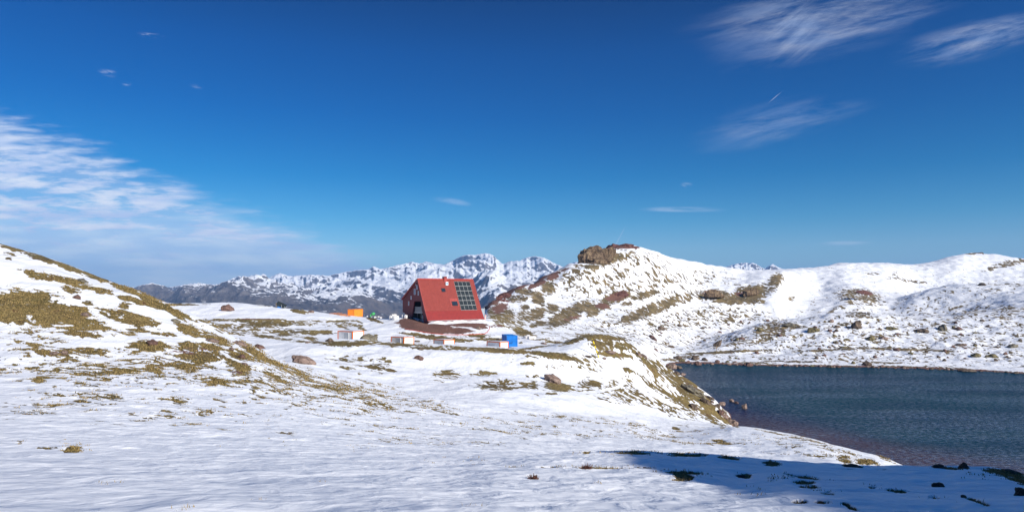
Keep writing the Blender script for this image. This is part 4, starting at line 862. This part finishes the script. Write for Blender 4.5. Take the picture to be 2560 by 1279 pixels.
# fence panel and orange netting behind the right corner of the hut
x, y, z = surf(1206, 789) ; D = 236
p = at(1199, 786, D)
fn_ = empty("site_fence", p, .1, "pale grey corrugated fence panel behind the right corner of the hut", "fence")
bm = bmesh.new()
for k in range(7): box(bm, (k*.26-.2, -.03 if k % 2 else .0, -.6), (k*.26+.055, .03 if k % 2 else .05, 2.1))
link("sheet", bm, simple("pale_blue_grey_sheet", (0.42, 0.50, 0.56), .5, .08), fn_)
for xx in (-.28, 1.66):
    bm = bmesh.new(); tube(bm, [(xx, -.06, -.8), (xx, -.06, 2.35)], .06, 6); link("post", bm, WHITE, fn_)
x, y, z = surf(1211, 805)
bm = bmesh.new(); box(bm, (-.12, -.03, 0), (.12, .03, 2.3)); box(bm, (-.05, -.05, -.3), (.05, -.031, 2.4), 1)
o = link("warning_board", bm, [ORANGE, WHITE]); o.location = (x+.1, y, z); o.rotation_euler = (0, .12, .3); tag(o, "narrow orange and white board leaning beside the right corner of the hut", "board")

# red pipe laid in a loop round the front of the hut
pts = []
for (a, b_) in ((320,1104),(430,1120),(560,1142),(680,1160),(800,1176),(900,1186),(1000,1192),(1160,1197),(1330,1194),(1470,1192),(1600,1180),(1650,1155),(1676,1120),(1688,1085),(1680,1055)):
    pp = zc(a, b_); s = surf(*pp); pts.append((s[0], s[1], s[2]+.10))
fin = []
for i in range(len(pts)-1):
    for k in range(5):
        f = k/5; x_, y_ = pts[i][0]*(1-f)+pts[i+1][0]*f, pts[i][1]*(1-f)+pts[i+1][1]*f
        fin.append((x_, y_, max(ground_z(x_, y_)+.09, 0 if False else ground_z(x_, y_)+.09)))
bm = bmesh.new(); tube(bm, fin, .085, 6); tag(link("drain_pipe", bm, REDP, None, True), "thin red pipe laid in a long loop on the ground below the hut", "pipe")

# yellow and black marker pole
b0 = Vector(surf(1497, 893)); t0 = at(1481.5, 848, b0.y-1.0)
mp = empty("marker_pole", b0, 0, "tall leaning yellow pole with black bands on the grassy knoll", "pole")
d = t0-b0; n = 12
bm = bmesh.new()
for k in range(n):
    tube(bm, [d*(k/n), d*((k+1)/n)], .13, 8, 0 if k % 3 != 2 else 1)
link("shaft", bm, [YEL, RUBBER], mp)
bm = bmesh.new(); tube(bm, [d*.999, d*1.02], [.14, .07], 8); link("cap", bm, YEL, mp)

def post(px, pyb, hpx, label, arm=False):
    b = Vector(surf(px, pyb)); h = hpx/F*b.y
    e = empty("wooden_signpost" if arm else "wooden_post", b, 0, label, "signpost" if arm else "post")
    bm = bmesh.new(); tube(bm, [(0, 0, -.3), (0.02, 0, h)], .09, 7); link("shaft", bm, WOOD, e)
    if arm:
        bm = bmesh.new(); box(bm, (-.05, -.06, h*.72), (.75, -.02, h*.9)); box(bm, (-.55, -.1, h*.55), (.3, -.065, h*.7)); link("arm", bm, WOOD, e)
post(1792, 879, 15, "small wooden signpost on the trail bank above the lake", True)
post(1364.5, 858, 14, "thin dark wooden post in the snow between blue container and knoll")
post(912.3, 842, 8, "short post standing at the right side of the leftmost cabin")

# ------------------------------------------------------------------ rocks
def rock_mat(name, a, b_, c_, snow=0.0, sc=1.0):
    m, t, b = new_mat(name); P = objco(t)
    PS = t.scalev(P, (1, 1, .4)) if snow < 0 else P
    n1 = t.noise(PS, 1.3*sc, 8, 0.65); n2 = t.noise(PS, 6.0*sc, 6, 0.7); vo = t.node('ShaderNodeTexVoronoi', feature='DISTANCE_TO_EDGE'); t.l.new(P, vo.inputs['Vector']); vo.inputs['Scale'].default_value = 1.1*sc
    col = t.mix(t.ss(n1, 0.38, 0.62), a, b_); col = t.mix(t.ss(n2, 0.55, 0.68), col, c_)
    col = t.mix(t.ss(vo.outputs[0], 0.0, 0.05), tuple(x*.45 for x in a), col)
    if snow > 0:
        g = t.node('ShaderNodeNewGeometry'); s = t.node('ShaderNodeSeparateXYZ'); t.l.new(g.outputs['Normal'], s.inputs[0])
        k = t.ss(t.m('ADD', s.outputs[2], t.m('MULTIPLY_ADD', n1, .5, -.25)), 1-snow, 1-snow+.06); col = t.mix(k, col, (.86, .87, .88))
    t.l.new(col, b.inputs['Base Color']); b.inputs['Roughness'].default_value = .85; b.inputs['Specular IOR Level'].default_value = .2
    t.l.new(t.bump(t.m('ADD', n1, t.m('MULTIPLY', n2, .4)), 1.0, .35/sc), b.inputs['Normal'])
    return m
RM = {'pink': rock_mat("pinkish_rock", (.18,.125,.10), (.34,.245,.20), (.09,.075,.06)),
      'red': rock_mat("reddish_rock", (.12,.070,.056), (.21,.125,.10), (.06,.045,.04)),
      'grey': rock_mat("lichen_grey_rock", (.13,.115,.085), (.25,.22,.16), (.08,.07,.05)),
      'brown': rock_mat("brown_rock", (.095,.070,.052), (.19,.14,.10), (.055,.042,.035)),
      'olive': rock_mat("mossy_rock", (.12,.10,.045), (.22,.18,.09), (.07,.055,.04))}
CLIFF = rock_mat("cliff_rock", (.105,.068,.045), (.27,.19,.115), (.05,.036,.028), -1.0, .5)
REDCL = rock_mat("red_cliff_rock", (.115,.052,.045), (.20,.095,.078), (.06,.03,.028), 0.0, .5)
from mathutils import noise as mn
def rock_bm(seed, sub=3, rough=.30, cuts=12):
    rnd = random.Random(seed); bm = bmesh.new(); bmesh.ops.create_icosphere(bm, subdivisions=sub, radius=1.0)
    pl = []
    for _ in range(cuts):
        n_ = Vector((rnd.uniform(-1, 1), rnd.uniform(-1, 1), rnd.uniform(-.3, 1))).normalized(); pl.append((n_, rnd.uniform(.52, .85)))
    off = Vector((seed*3.7, seed*1.9, seed*.7))
    for v in bm.verts:
        c = v.co.copy()
        for n_, d_ in pl:
            k = c.dot(n_)-d_
            if k > 0: c -= n_*k*.93
        c *= 1+rough*(mn.noise(c*1.4+off)+.45*mn.noise(c*3.6+off)+.25*mn.noise(c*8+off))
        v.co = c
    return bm
protos = {}
def rock_mesh(seed, hi):
    k = (seed, hi)
    if k not in protos:
        bm = rock_bm(seed, 4 if hi else 2); me = bpy.data.meshes.new("boulder"); bm.normal_update(); bm.to_mesh(me); bm.free(); protos[k] = me
        if hi:
            for p in me.polygons: p.use_smooth = False
    return protos[k]
def boulder(px, pyb, w, h, mat, label, group=None, tilt=0.0, seed=None, sink=.28, depth=None, name="boulder", cat="boulder", zoff=0.0):
    """base centre seen at (px, pyb); w, h are its seen width and height in photo pixels"""
    seed = seed if seed is not None else int(px*7+pyb*3) % 23
    if depth: p = at(px, pyb, depth); x, y, z = p
    else: x, y, z = surf(px, pyb)
    big = w > 22; m0 = rock_mesh(seed, big); me = m0.copy() if (big or not m0.materials) else m0
    key = mat
    if not big:
        kk = ('small', seed, mat)
        if kk not in protos: protos[kk] = m0.copy(); protos[kk].materials.clear(); protos[kk].materials.append(RM[mat])
        me = protos[kk]
    else:
        me.materials.clear(); me.materials.append(RM.get(mat) or mat)
    o = bpy.data.objects.new(name, me); C.objects.link(o)
    W = w/F*y/(1.8 if big else 1.55); Hh = h/F*y/(1.4 if big else 1.25)
    o.scale = (W, W*random.Random(seed).uniform(.7, .95), Hh); a = math.radians(tilt)
    o.rotation_euler = (0, a, 0) if tilt else (0, 0, (seed*.37) % .6-.3)
    o.location = (x, y+W*.3, z+Hh*(.62-sink)+zoff)
    tag(o, label, cat, group); return o
BO = [
(565,777,36,19,'red',"dark reddish boulder alone on the snowy plateau left of the hut",8),
(755,906,58,22,'pink',"long flat pinkish boulder in the snow right of the left hillside",18),
(916,857,52,27,'grey',"big lichen covered boulder beside the leftmost white cabin",0,156),
(824,854,18,12,'brown',"small brown boulder just left of the leftmost white cabin",0),
(1046,898,21,13,'red',"squat reddish rock alone in the snow below the second cabin",0),
(1385,956,50,22,'pink',"long pinkish boulder above the green grass patch in the middle",14),
(1862,1021,15,13,'pink',"round pale boulder standing alone out in the lake",0),
(1831,1004,12,8,'pink',"pale wedge shaped rock in the lake, left of the round one",0),
(1842,1008,10,6,'red',"smallest reddish rock in the lake between two pale ones",0),
(1832,1064,32,20,'pink',"large pinkish boulder at the tip of the knoll's shore",0),
(1812,1046,16,12,'pink',"pinkish block on the knoll's shore above the largest tip boulder",30),
(1803,1036,18,14,'red',"reddish block at the waterline of the knoll",35),
(1806,1014,14,11,'pink',"leaning pinkish rock on the knoll's shore",20),
(1794,1018,16,11,'brown',"brown rock in the grass edge of the knoll's shore",20),
(1781,998,20,6,'brown',"flat brown shore ledge below the dark slab",25),
(1684,921,22,13,'pink',"middle rock of the row at the lake's left tip",0),
(1668,919,14,9,'brown',"left rock of the row at the lake's left tip",0),
(1699,921,16,8,'brown',"right rock of the row at the lake's left tip",0),
(1694,936,16,8,'brown',"dark rock in the water below the row at the left tip",0),
(1706,938,14,7,'pink',"pale rock in the water below the row at the left tip",0),
(1735,985,62,24,'grey',"long dark weathered slab along the edge of the grassy knoll",40),
(1768,1008,34,12,'brown',"lower weathered slab ending the knoll's rocky edge",38),
(1736,1022,22,12,'brown',"brown rock set in grass on the knoll's lower slope",20),
(1523,882,32,8,'pink',"flat pinkish rock in the snow on top of the knoll",4),
(1510,897,10,5,'pink',"small pink rock at the foot of the yellow pole",0),
(1640,876,14,6,'red',"narrow reddish ledge on the right side of the knoll",42),
(1596,888,16,6,'pink',"pinkish streak of rock left on the knoll's right side",40),
(1612,893,18,6,'pink',"pinkish streak of rock right on the knoll's right side",42),
(1468,891,26,4,'brown',"thin brown rock lying on the grass band left of the pole",2),
(192,746,18,11,'red',"reddish rock in the upper snow of the left hillside",12),
(203,704,34,11,'grey',"long grey rock near the top of the left hillside",18),
(378,860,30,16,'red',"reddish rock on the grass at the middle of the left hillside",0),
(211,788,18,11,'pink',"pink rock in the big grass patch of the left hillside",0),
(133,885,18,9,'pink',"left one of two pale rocks on the lower left grass strip",0),
(156,884,22,11,'pink',"right one of two pale rocks on the lower left grass strip",0),
(529,853,36,10,'pink',"flat pink slab on the left spur below the grass",14),
(599,862,38,13,'pink',"pale slab near the crest of the left spur",20),
(650,872,34,12,'red',"dark red slab on the crest of the left spur",30),
(603,895,18,13,'red',"red rock in the grass low on the left spur",20),
(577,874,16,8,'pink',"small pale rock between two slabs on the left spur",10),
(436,804,22,9,'grey',"grey rock just under the crest of the left spur",15),
(612,912,16,6,'pink',"pale rock in the lowest grass clump of the left spur",10),
(777,781,16,7,'pink',"pinkish rock on the far edge of the plateau",0),
(755,777,9,5,'grey',"tiny pale rock on the far edge of the plateau",0),
(1008,834,12,5,'brown',"small brown rock in the snow between cabin and hut",20),
(1042,854,14,5,'brown',"brown rock right of the second white cabin",0),
(1047,789+14,6,5,'brown',"small rock in front of the dark porch",0),
(1247,849,10,5,'brown',"small brown rock in the snow left of the blue container",0),
(1196,823,10,10,'pink',"pale rock in the grass below the right corner of the hut",0),
(770,857,12,4,'pink',"pinkish rock in the thin grass line below the plateau",0),
(1302,858,8,6,'grey',"little grey rock right of the blue container",0),
(1360,860,16,5,'pink',"pale stone at the foot of the thin post",0),
(1389,857,12,5,'brown',"brown stone right of the thin post",0),
(1050,874,16,6,'brown',"dark rock in the grass band below the second cabin",0),
(2412,1170,28,16,'brown',"pointed dark rock on the shaded crest in front of the lake",0),
(2347,1216,30,11,'brown',"dark rounded rock in shaded snow, bottom right",5),
(2412,1243,13,7,'brown',"small dark rock low in the shaded snow, bottom right",0),
(2556,1238,32,26,'brown',"dark rock cut off by the right edge of the picture",0),
(2135,1167,46,8,'brown',"low dark rock along the shade line of the near crest",4),
(2530,1181,66,14,'brown',"long dark rocky hump at the right end of the near crest",8),
(2350,1169,36,7,'brown',"flat dark rock left of the pointed one on the near crest",0),
(1858,1188,26,9,'brown',"dark hump of rock in the shaded hollow near the bottom",0),
(1973,815,36,11,'grey',"pale grey slab on the hummock top across the lake",3),
(2035,828,32,13,'olive',"greenish block right of the slab across the lake",0),
(2141,820,24,20,'brown',"tallest dark outcrop on the slope across the lake",0),
(2231,823,30,9,'olive',"long greenish boulder right of the tallest outcrop",5),
(2307,829,36,10,'brown',"long brown ledge across the lake right of the middle",8),
(2358,825,24,18,'grey',"upright grey rock across the lake",0),
(2396,824,26,7,'red',"flat reddish boulder right of the upright grey rock",4),
(2443,891,22,10,'olive',"greenish rock on the trail bank, left of a pair",0),
(2483,893,26,12,'olive',"larger greenish rock on the trail bank, right of a pair",0),
(2531,868,22,10,'grey',"grey rock at the far right above the trail",0),
(2424,929,36,8,'brown',"long dark ledge at the far right waterline",4),
(2167,913,22,13,'brown',"big brown boulder on the far shore in the middle",0),
(1873,915,17,12,'red',"reddish boulder split in two on the far shore",0),
(1741,899,24,12,'brown',"biggest brown boulder of the heap at the far shore's left end",0),
(1695,896,24,9,'brown',"low wide boulder at the left end of the far shore",0),
(1747,912,15,9,'red',"reddish boulder at the water near the far shore's left end",0),
(1795,866,14,22,'brown',"dark leaning slab on the left flank of the hummock",35),
(1651,823,20,9,'brown',"brown rock on the hillside above the lake's left tip",0),
(1630,846,14,11,'red',"reddish rock in snow behind the knoll",0),
(1637,850,12,8,'red',"smaller reddish rock beside another behind the knoll",0),
(1676,868,22,6,'brown',"flat brown rock behind the knoll's right end",0),
(2178,850,18,13,'olive',"mossy rock low on the far slope above the trail",0),
(1899,827,18,10,'olive',"mossy rock high on the left flank of the hummock",0),
(2458,713,16,7,'brown',"dark rock on the shoulder of the far right ridge",0),
]
for b_o in BO: boulder(*b_o[:6], None, b_o[6], depth=b_o[7] if len(b_o) > 7 else None)
sm = [(1763,901,14,8),(1796,905,11,6),(1820,905,9,6),(1991,916,9,5),(2075,918,15,7),(2097,918,11,7),(2134,909,11,8),(2207,917,15,6),(2402,927,12,6),(2244,876,15,7),(2110,869,17,5),
(2079,805,13,8),(2092,819,13,8),(2077,828,13,6),(2117,851,17,6),(2211,847,22,8),(2398,864,24,8),(1855,848,18,7),(2090,857,13,6),(1840,906,10,5),(1930,914,8,4),(1960,914,8,5),(2030,916,12,5),(2050,916,10,5),(2260,918,12,5),(2300,920,14,5),(2330,922,9,4),(2370,924,12,5),(2540,933,16,5),(1720,908,12,7),(1706,903,14,7),(1780,911,9,5),(1960,913,8,4),(2190,894,12,6),(2280,884,12,5)]
for i, (px, py, w, h) in enumerate(sm):
    boulder(px, py, w, h, ('brown', 'red', 'olive', 'pink')[i % 4], "small rock among many on the snowy bank across the lake", "small rocks on the bank across the lake")
rnd = random.Random(12)
for i in range(200):
    px = rnd.uniform(1640, 2555); py = rnd.uniform(800, 905)
    if px < 1800 and py > 862: continue
    w = rnd.choice((4, 5, 5, 6, 7, 8, 10)); boulder(px, py, w, w*rnd.uniform(.45, .7), rnd.choice(('brown', 'brown', 'olive', 'red')), "small rock among many on the snowy bank across the lake", "small rocks on the bank across the lake", seed=rnd.randrange(23))
for i in range(46):
    f = i/45; px = 1712+f*845+rnd.uniform(-8, 8); py = np.interp(px, [1700, 1900, 2200, 2400, 2560], [908, 914, 919, 925, 934])+rnd.uniform(-1.2, 1)
    w = rnd.uniform(5, 10); boulder(px, py, w, w*.5, rnd.choice(('brown', 'red', 'pink')), "small rock in the line of stones at the far waterline", "stones along the far waterline", seed=rnd.randrange(23))
for i in range(26):
    f = i/25; px = 1715+f*120+rnd.uniform(-5, 5); py = np.interp(px, [1700, 1735, 1760, 1790, 1810, 1840], [945, 967, 985, 1008, 1030, 1062])+rnd.uniform(0, 5)
    w = rnd.uniform(4, 9); boulder(px, py, w, w*.6, rnd.choice(('brown', 'red', 'pink')), "small stone along the knoll's waterline", "stones along the knoll's waterline", seed=rnd.randrange(23))

# crag and rock ledges on the far hill
def crag(name, px, pyb, w, h, D, mat, label, seed, dep=.7, tilt=0, sub=5, cuts=16, cat="rock"):
    rnd_ = random.Random(seed); bm = bmesh.new(); bmesh.ops.create_icosphere(bm, subdivisions=sub, radius=1.0)
    W = w/F*D/2; Hh = h/F*D; off = Vector((seed*3.1, seed*1.7, 0))
    for v in bm.verts:
        c = v.co.copy()
        sx = abs(c.x)**.35*math.copysign(1, c.x); sy = abs(c.y)**.4*math.copysign(1, c.y); sz = abs(c.z)**.3*math.copysign(1, c.z)
        k = 1-.24*sz+.1*mn.noise(c*2+off)
        q = Vector((sx*k, sy*k, sz))*.82
        bl = mn.noise(Vector((q.x*2.3, q.y*2.3, q.z*.9))+off)*1.7; st = abs(mn.noise(Vector((q.x*5.5, q.y*5.5, q.z*1.0))+off*2))*1.5
        fine = mn.noise(Vector((q.x*14, q.y*14, q.z*9))+off)
        d_ = .20*bl-.24*st+.06*fine
        v.co = Vector((q.x*(1+d_)*W*1.15, q.y*(1+d_)*W*dep*1.15, (q.z*.5+.35)*Hh*1.15+Hh*(.17*bl*max(q.z+.6,0)+.13*mn.noise(q*4+off)+.04*fine)))
    o = link(name, bm, mat, None, False); o.location = at(px, pyb, D); o.rotation_euler = (0, math.radians(tilt), 0); tag(o, label, cat); return o
crag("rock_crag", 1489, 656, 84, 38, 440, CLIFF, "tawny cliff block standing at the left end of the far hilltop", 3, .6, -3)
crag("rock_ledge", 1461, 657, 26, 24, 437, CLIFF, "left shoulder of tawny rock leaning on the cliff block", 21, .6, -22, 4)
crag("rock_ledge", 1500, 661, 46, 12, 433, CLIFF, "low broken rubble at the foot of the cliff block", 22, .5, 4, 4)
crag("rock_ledge", 1555, 627, 74, 17, 476, REDCL, "dark red rock rim on the summit of the far hill", 5, .5, 2, 4)
crag("rock_ledge", 1522, 648, 26, 32, 446, CLIFF, "narrow tawny buttress right of the cliff block", 8, .7, 18, 4)
crag("rock_ledge", 1244, 776, 70, 26, 330, REDCL, "dark red broken cliff at the foot of the hill beside the hut", 9, .6, -24, 5)
crag("rock_ledge", 1262, 752, 44, 20, 352, REDCL, "upper dark red ledge climbing the hill beside the hut", 19, .6, -28, 4)
crag("rock_ledge", 1785, 742, 46, 18, 452, CLIFF, "pale tawny rock face left in the middle of the far hillside", 11, .35, 0, 4)
crag("rock_ledge", 1878, 737, 36, 15, 470, CLIFF, "tawny rock face right in the middle of the far hillside", 12, .35, -10, 4)
crag("rock_ledge", 1548, 744, 42, 15, 398, REDCL, "reddish slab on the slope below the far hilltop", 13, .3, -15, 4)
crag("rock_ledge", 1508, 770, 32, 12, 392, REDCL, "lower reddish slab on the slope below the far hilltop", 14, .3, 0, 4)
crag("rock_ledge", 2158, 733, 30, 8, 482, REDCL, "reddish rocks in the grass patch of the right hillside", 15, .3, 5, 3)
crag("rock_ledge", 2447, 636, 22, 5, 786, RM['brown'], "small dark cairn of rock on the far right summit", 16, .5, 0, 3)

# ------------------------------------------------------------------ dry grass
def grass_blades():
    rg = np.random.RandomState(3); co = []; cov = cover
    inview = np.zeros_like(cov, bool); inview[120:120+1240] = True
    # tussocks standing on the melted-out ground
    row0 = np.searchsorted(R, 7); row1 = np.searchsorted(R, 110)
    sub = (cov[:, row0:row1] > 0.03) & inview[:, row0:row1] & (dcov[:, row0:row1] < 0)
    ii, kk = np.nonzero(sub); kk = kk+row0
    area = (R[kk]*(TH[np.minimum(ii+1, NC-1)]-TH[ii]))*(R[np.minimum(kk+1, NR-1)]-R[kk])
    dn = np.where(R[kk] < 40, 60.0, 12.0)
    keep = rg.rand(len(ii)) < area*dn
    ii, kk = ii[keep], kk[keep]; 
    if len(ii) > 52000: s = rg.permutation(len(ii))[:52000]; ii, kk = ii[s], kk[s]
    x0, y0, z0, r0 = X[ii, kk], Y[ii, kk], Z[ii, kk], R[kk]
    # sparse straws poking through thin snow
    ext = []
    for (px, py, rx, ry, n_) in ((185,1112,36,10,40),(260,1207,30,3,9),(560,1110,60,8,5),(690,1100,50,10,10),(890,1120,22,10,14),(930,1115,14,6,6),(815,1205,50,8,4),(1540,1168,90,3,60),(1480,1168,60,3,30),(1420,1165,60,3,16),(1700,1180,50,6,60),(1730,1185,40,5,40),(1590,1127,50,4,40),(1480,1131,60,4,20),(1180,1150,160,10,30),(1460,1200,120,14,8),(1900,1225,60,12,14),(2480,1185,60,8,50),(1960,1195,70,10,60),(1600,1135,110,3,50),(640,1240,60,6,4),(1190,1262,20,4,6),(470,1272,14,3,8),(1330,1195,10,3,8)):
        for _ in range(int(n_*.45)):
            s = surf(px+rg.normal()*rx*.6, py+rg.normal()*ry*.6)
            ext.append(s)
    ext = np.array(ext)
    x0 = np.concatenate([x0, ext[:, 0]]); y0 = np.concatenate([y0, ext[:, 1]]); z0 = np.concatenate([z0, ext[:, 2]]); r0 = np.hypot(x0, y0)
    isx = np.zeros(len(x0), bool); isx[-len(ext):] = True
    nb = 6
    x0 = np.repeat(x0, nb); y0 = np.repeat(y0, nb); z0 = np.repeat(z0, nb); r0 = np.repeat(r0, nb); isx = np.repeat(isx, nb)
    n_ = len(x0); a = rg.rand(n_)*2*np.pi
    h = np.where(r0 < 40, .06, .09)*(.5+rg.rand(n_)); h = np.where(isx, .055*(.3+1.0*rg.rand(n_)), h)
    w = np.clip(r0*0.00050, .0035, .05)*(.7+.6*rg.rand(n_)); sp = np.where(isx, .05, np.where(r0 < 40, .07, .18))
    bx = x0+rg.normal(size=n_)*sp; by = y0+rg.normal(size=n_)*sp
    lean = h*(.35+.6*rg.rand(n_)); lx = np.cos(a)*lean*.8+lean*.15; ly = np.sin(a)*lean*.8
    tx, ty = np.cos(a+1.4)*w, np.sin(a+1.4)*w
    z0 = z0-.02
    v = np.stack([np.stack([bx-tx, by-ty, z0], -1), np.stack([bx+tx, by+ty, z0], -1),
                  np.stack([bx+lx*.4+tx*.7, by+ly*.4+ty*.7, z0+h*.6], -1), np.stack([bx+lx*.4-tx*.7, by+ly*.4-ty*.7, z0+h*.6], -1),
                  np.stack([bx+lx, by+ly, z0+h], -1)], 1)
    base = np.arange(n_)[:, None]*5
    me = bpy.data.meshes.new("dry_grass"); me.vertices.add(n_*5); me.vertices.foreach_set('co', v.astype(np.float32).ravel())
    loops = np.concatenate([base+np.array([0, 1, 2, 3]), base+np.array([3, 2, 4])], 1).astype(np.int32).ravel()
    me.loops.add(len(loops)); me.loops.foreach_set('vertex_index', loops)
    st = (np.arange(n_)[:, None]*7+np.array([0, 4])).astype(np.int32).ravel()
    me.polygons.add(n_*2); me.polygons.foreach_set('loop_start', st)
    at_ = me.attributes.new('tone', 'FLOAT', 'POINT'); tn = np.repeat(np.repeat(rg.rand(n_//nb), nb)*.6+rg.rand(n_)*.4, 5); at_.data.foreach_set('value', tn.astype(np.float32))
    me.update(calc_edges=True)
    o = bpy.data.objects.new("dry_grass", me); C.objects.link(o)
    m, t, b = new_mat("dry_grass_blades"); f = t.attr('tone')
    c = t.mix(t.ss(f, .1, .5), (.10, .085, .026), (.28, .20, .08)); c = t.mix(t.ss(f, .6, .95), c, (.40, .29, .13))
    t.l.new(c, b.inputs['Base Color']); b.inputs['Roughness'].default_value = .8; b.inputs['Specular IOR Level'].default_value = .1
    me.materials.append(m); tag(o, "tufts of dry yellow grass standing out of the melting snow", "grass", None, 'stuff')
grass_blades()

# two small heather shrubs in the near snow
HEA = simple("brown_heather", (.11, .045, .03), .9, .4, 20)
def heather(px, py, w, label, seed):
    x, y, z = surf(px, py); s = w/F*y/2; r_ = random.Random(seed); bm = bmesh.new()
    for k in range(60):
        a = r_.uniform(0, 6.28); l = s*r_.uniform(.5, 1.1); e_ = r_.uniform(.15, 1.1); b0 = Vector((r_.uniform(-.3, .3)*s, r_.uniform(-.3, .3)*s, -.02))
        d_ = Vector((math.cos(a)*math.cos(e_), math.sin(a)*math.cos(e_), math.sin(e_)))*l
        tube(bm, [b0, b0+d_*.5, b0+d_+Vector((0, 0, .02))], [.006, .005, .002], 4)
        for j in range(5):
            c = b0+d_*(.45+.11*j); n_ = Vector((r_.uniform(-1, 1), r_.uniform(-1, 1), r_.uniform(-.2, 1)))*.022
            tube(bm, [c, c+n_], [.006, .002], 3)
    o = link("heather_shrub", bm, HEA); o.location = (x, y, z); tag(o, label, "shrub")
heather(1333, 1197, 30, "bushier brown heather sprig in the near snow, bottom middle", 1)
heather(1466, 1171, 34, "thin brown heather twigs on the straw line in the near snow", 2)

# ------------------------------------------------------------------ the air
def haze():
    bm = bmesh.new(); box(bm, (-13500, -2200, -2000), (13500, 13600, 455))
    o = link("haze", bm, []) if False else None
    me = bpy.data.meshes.new("haze"); bm.normal_update(); bmesh.ops.recalc_face_normals(bm, faces=bm.faces); bm.to_mesh(me); bm.free()
    o = bpy.data.objects.new("haze", me); C.objects.link(o)
    m = bpy.data.materials.new("haze_air"); m.use_nodes = True; nt = m.node_tree; nt.nodes.clear()
    out = nt.nodes.new('ShaderNodeOutputMaterial'); vol = nt.nodes.new('ShaderNodeVolumePrincipled')
    vol.inputs['Color'].default_value = (.28, .53, 1.0, 1); vol.inputs['Density'].default_value = 8.0e-5; vol.inputs['Anisotropy'].default_value = 0.0
    nt.links.new(vol.outputs[0], out.inputs['Volume']); me.materials.append(m); o['kind'] = 'stuff'; tag(o, "thin blue air that fades the far mountains", "haze")
haze()
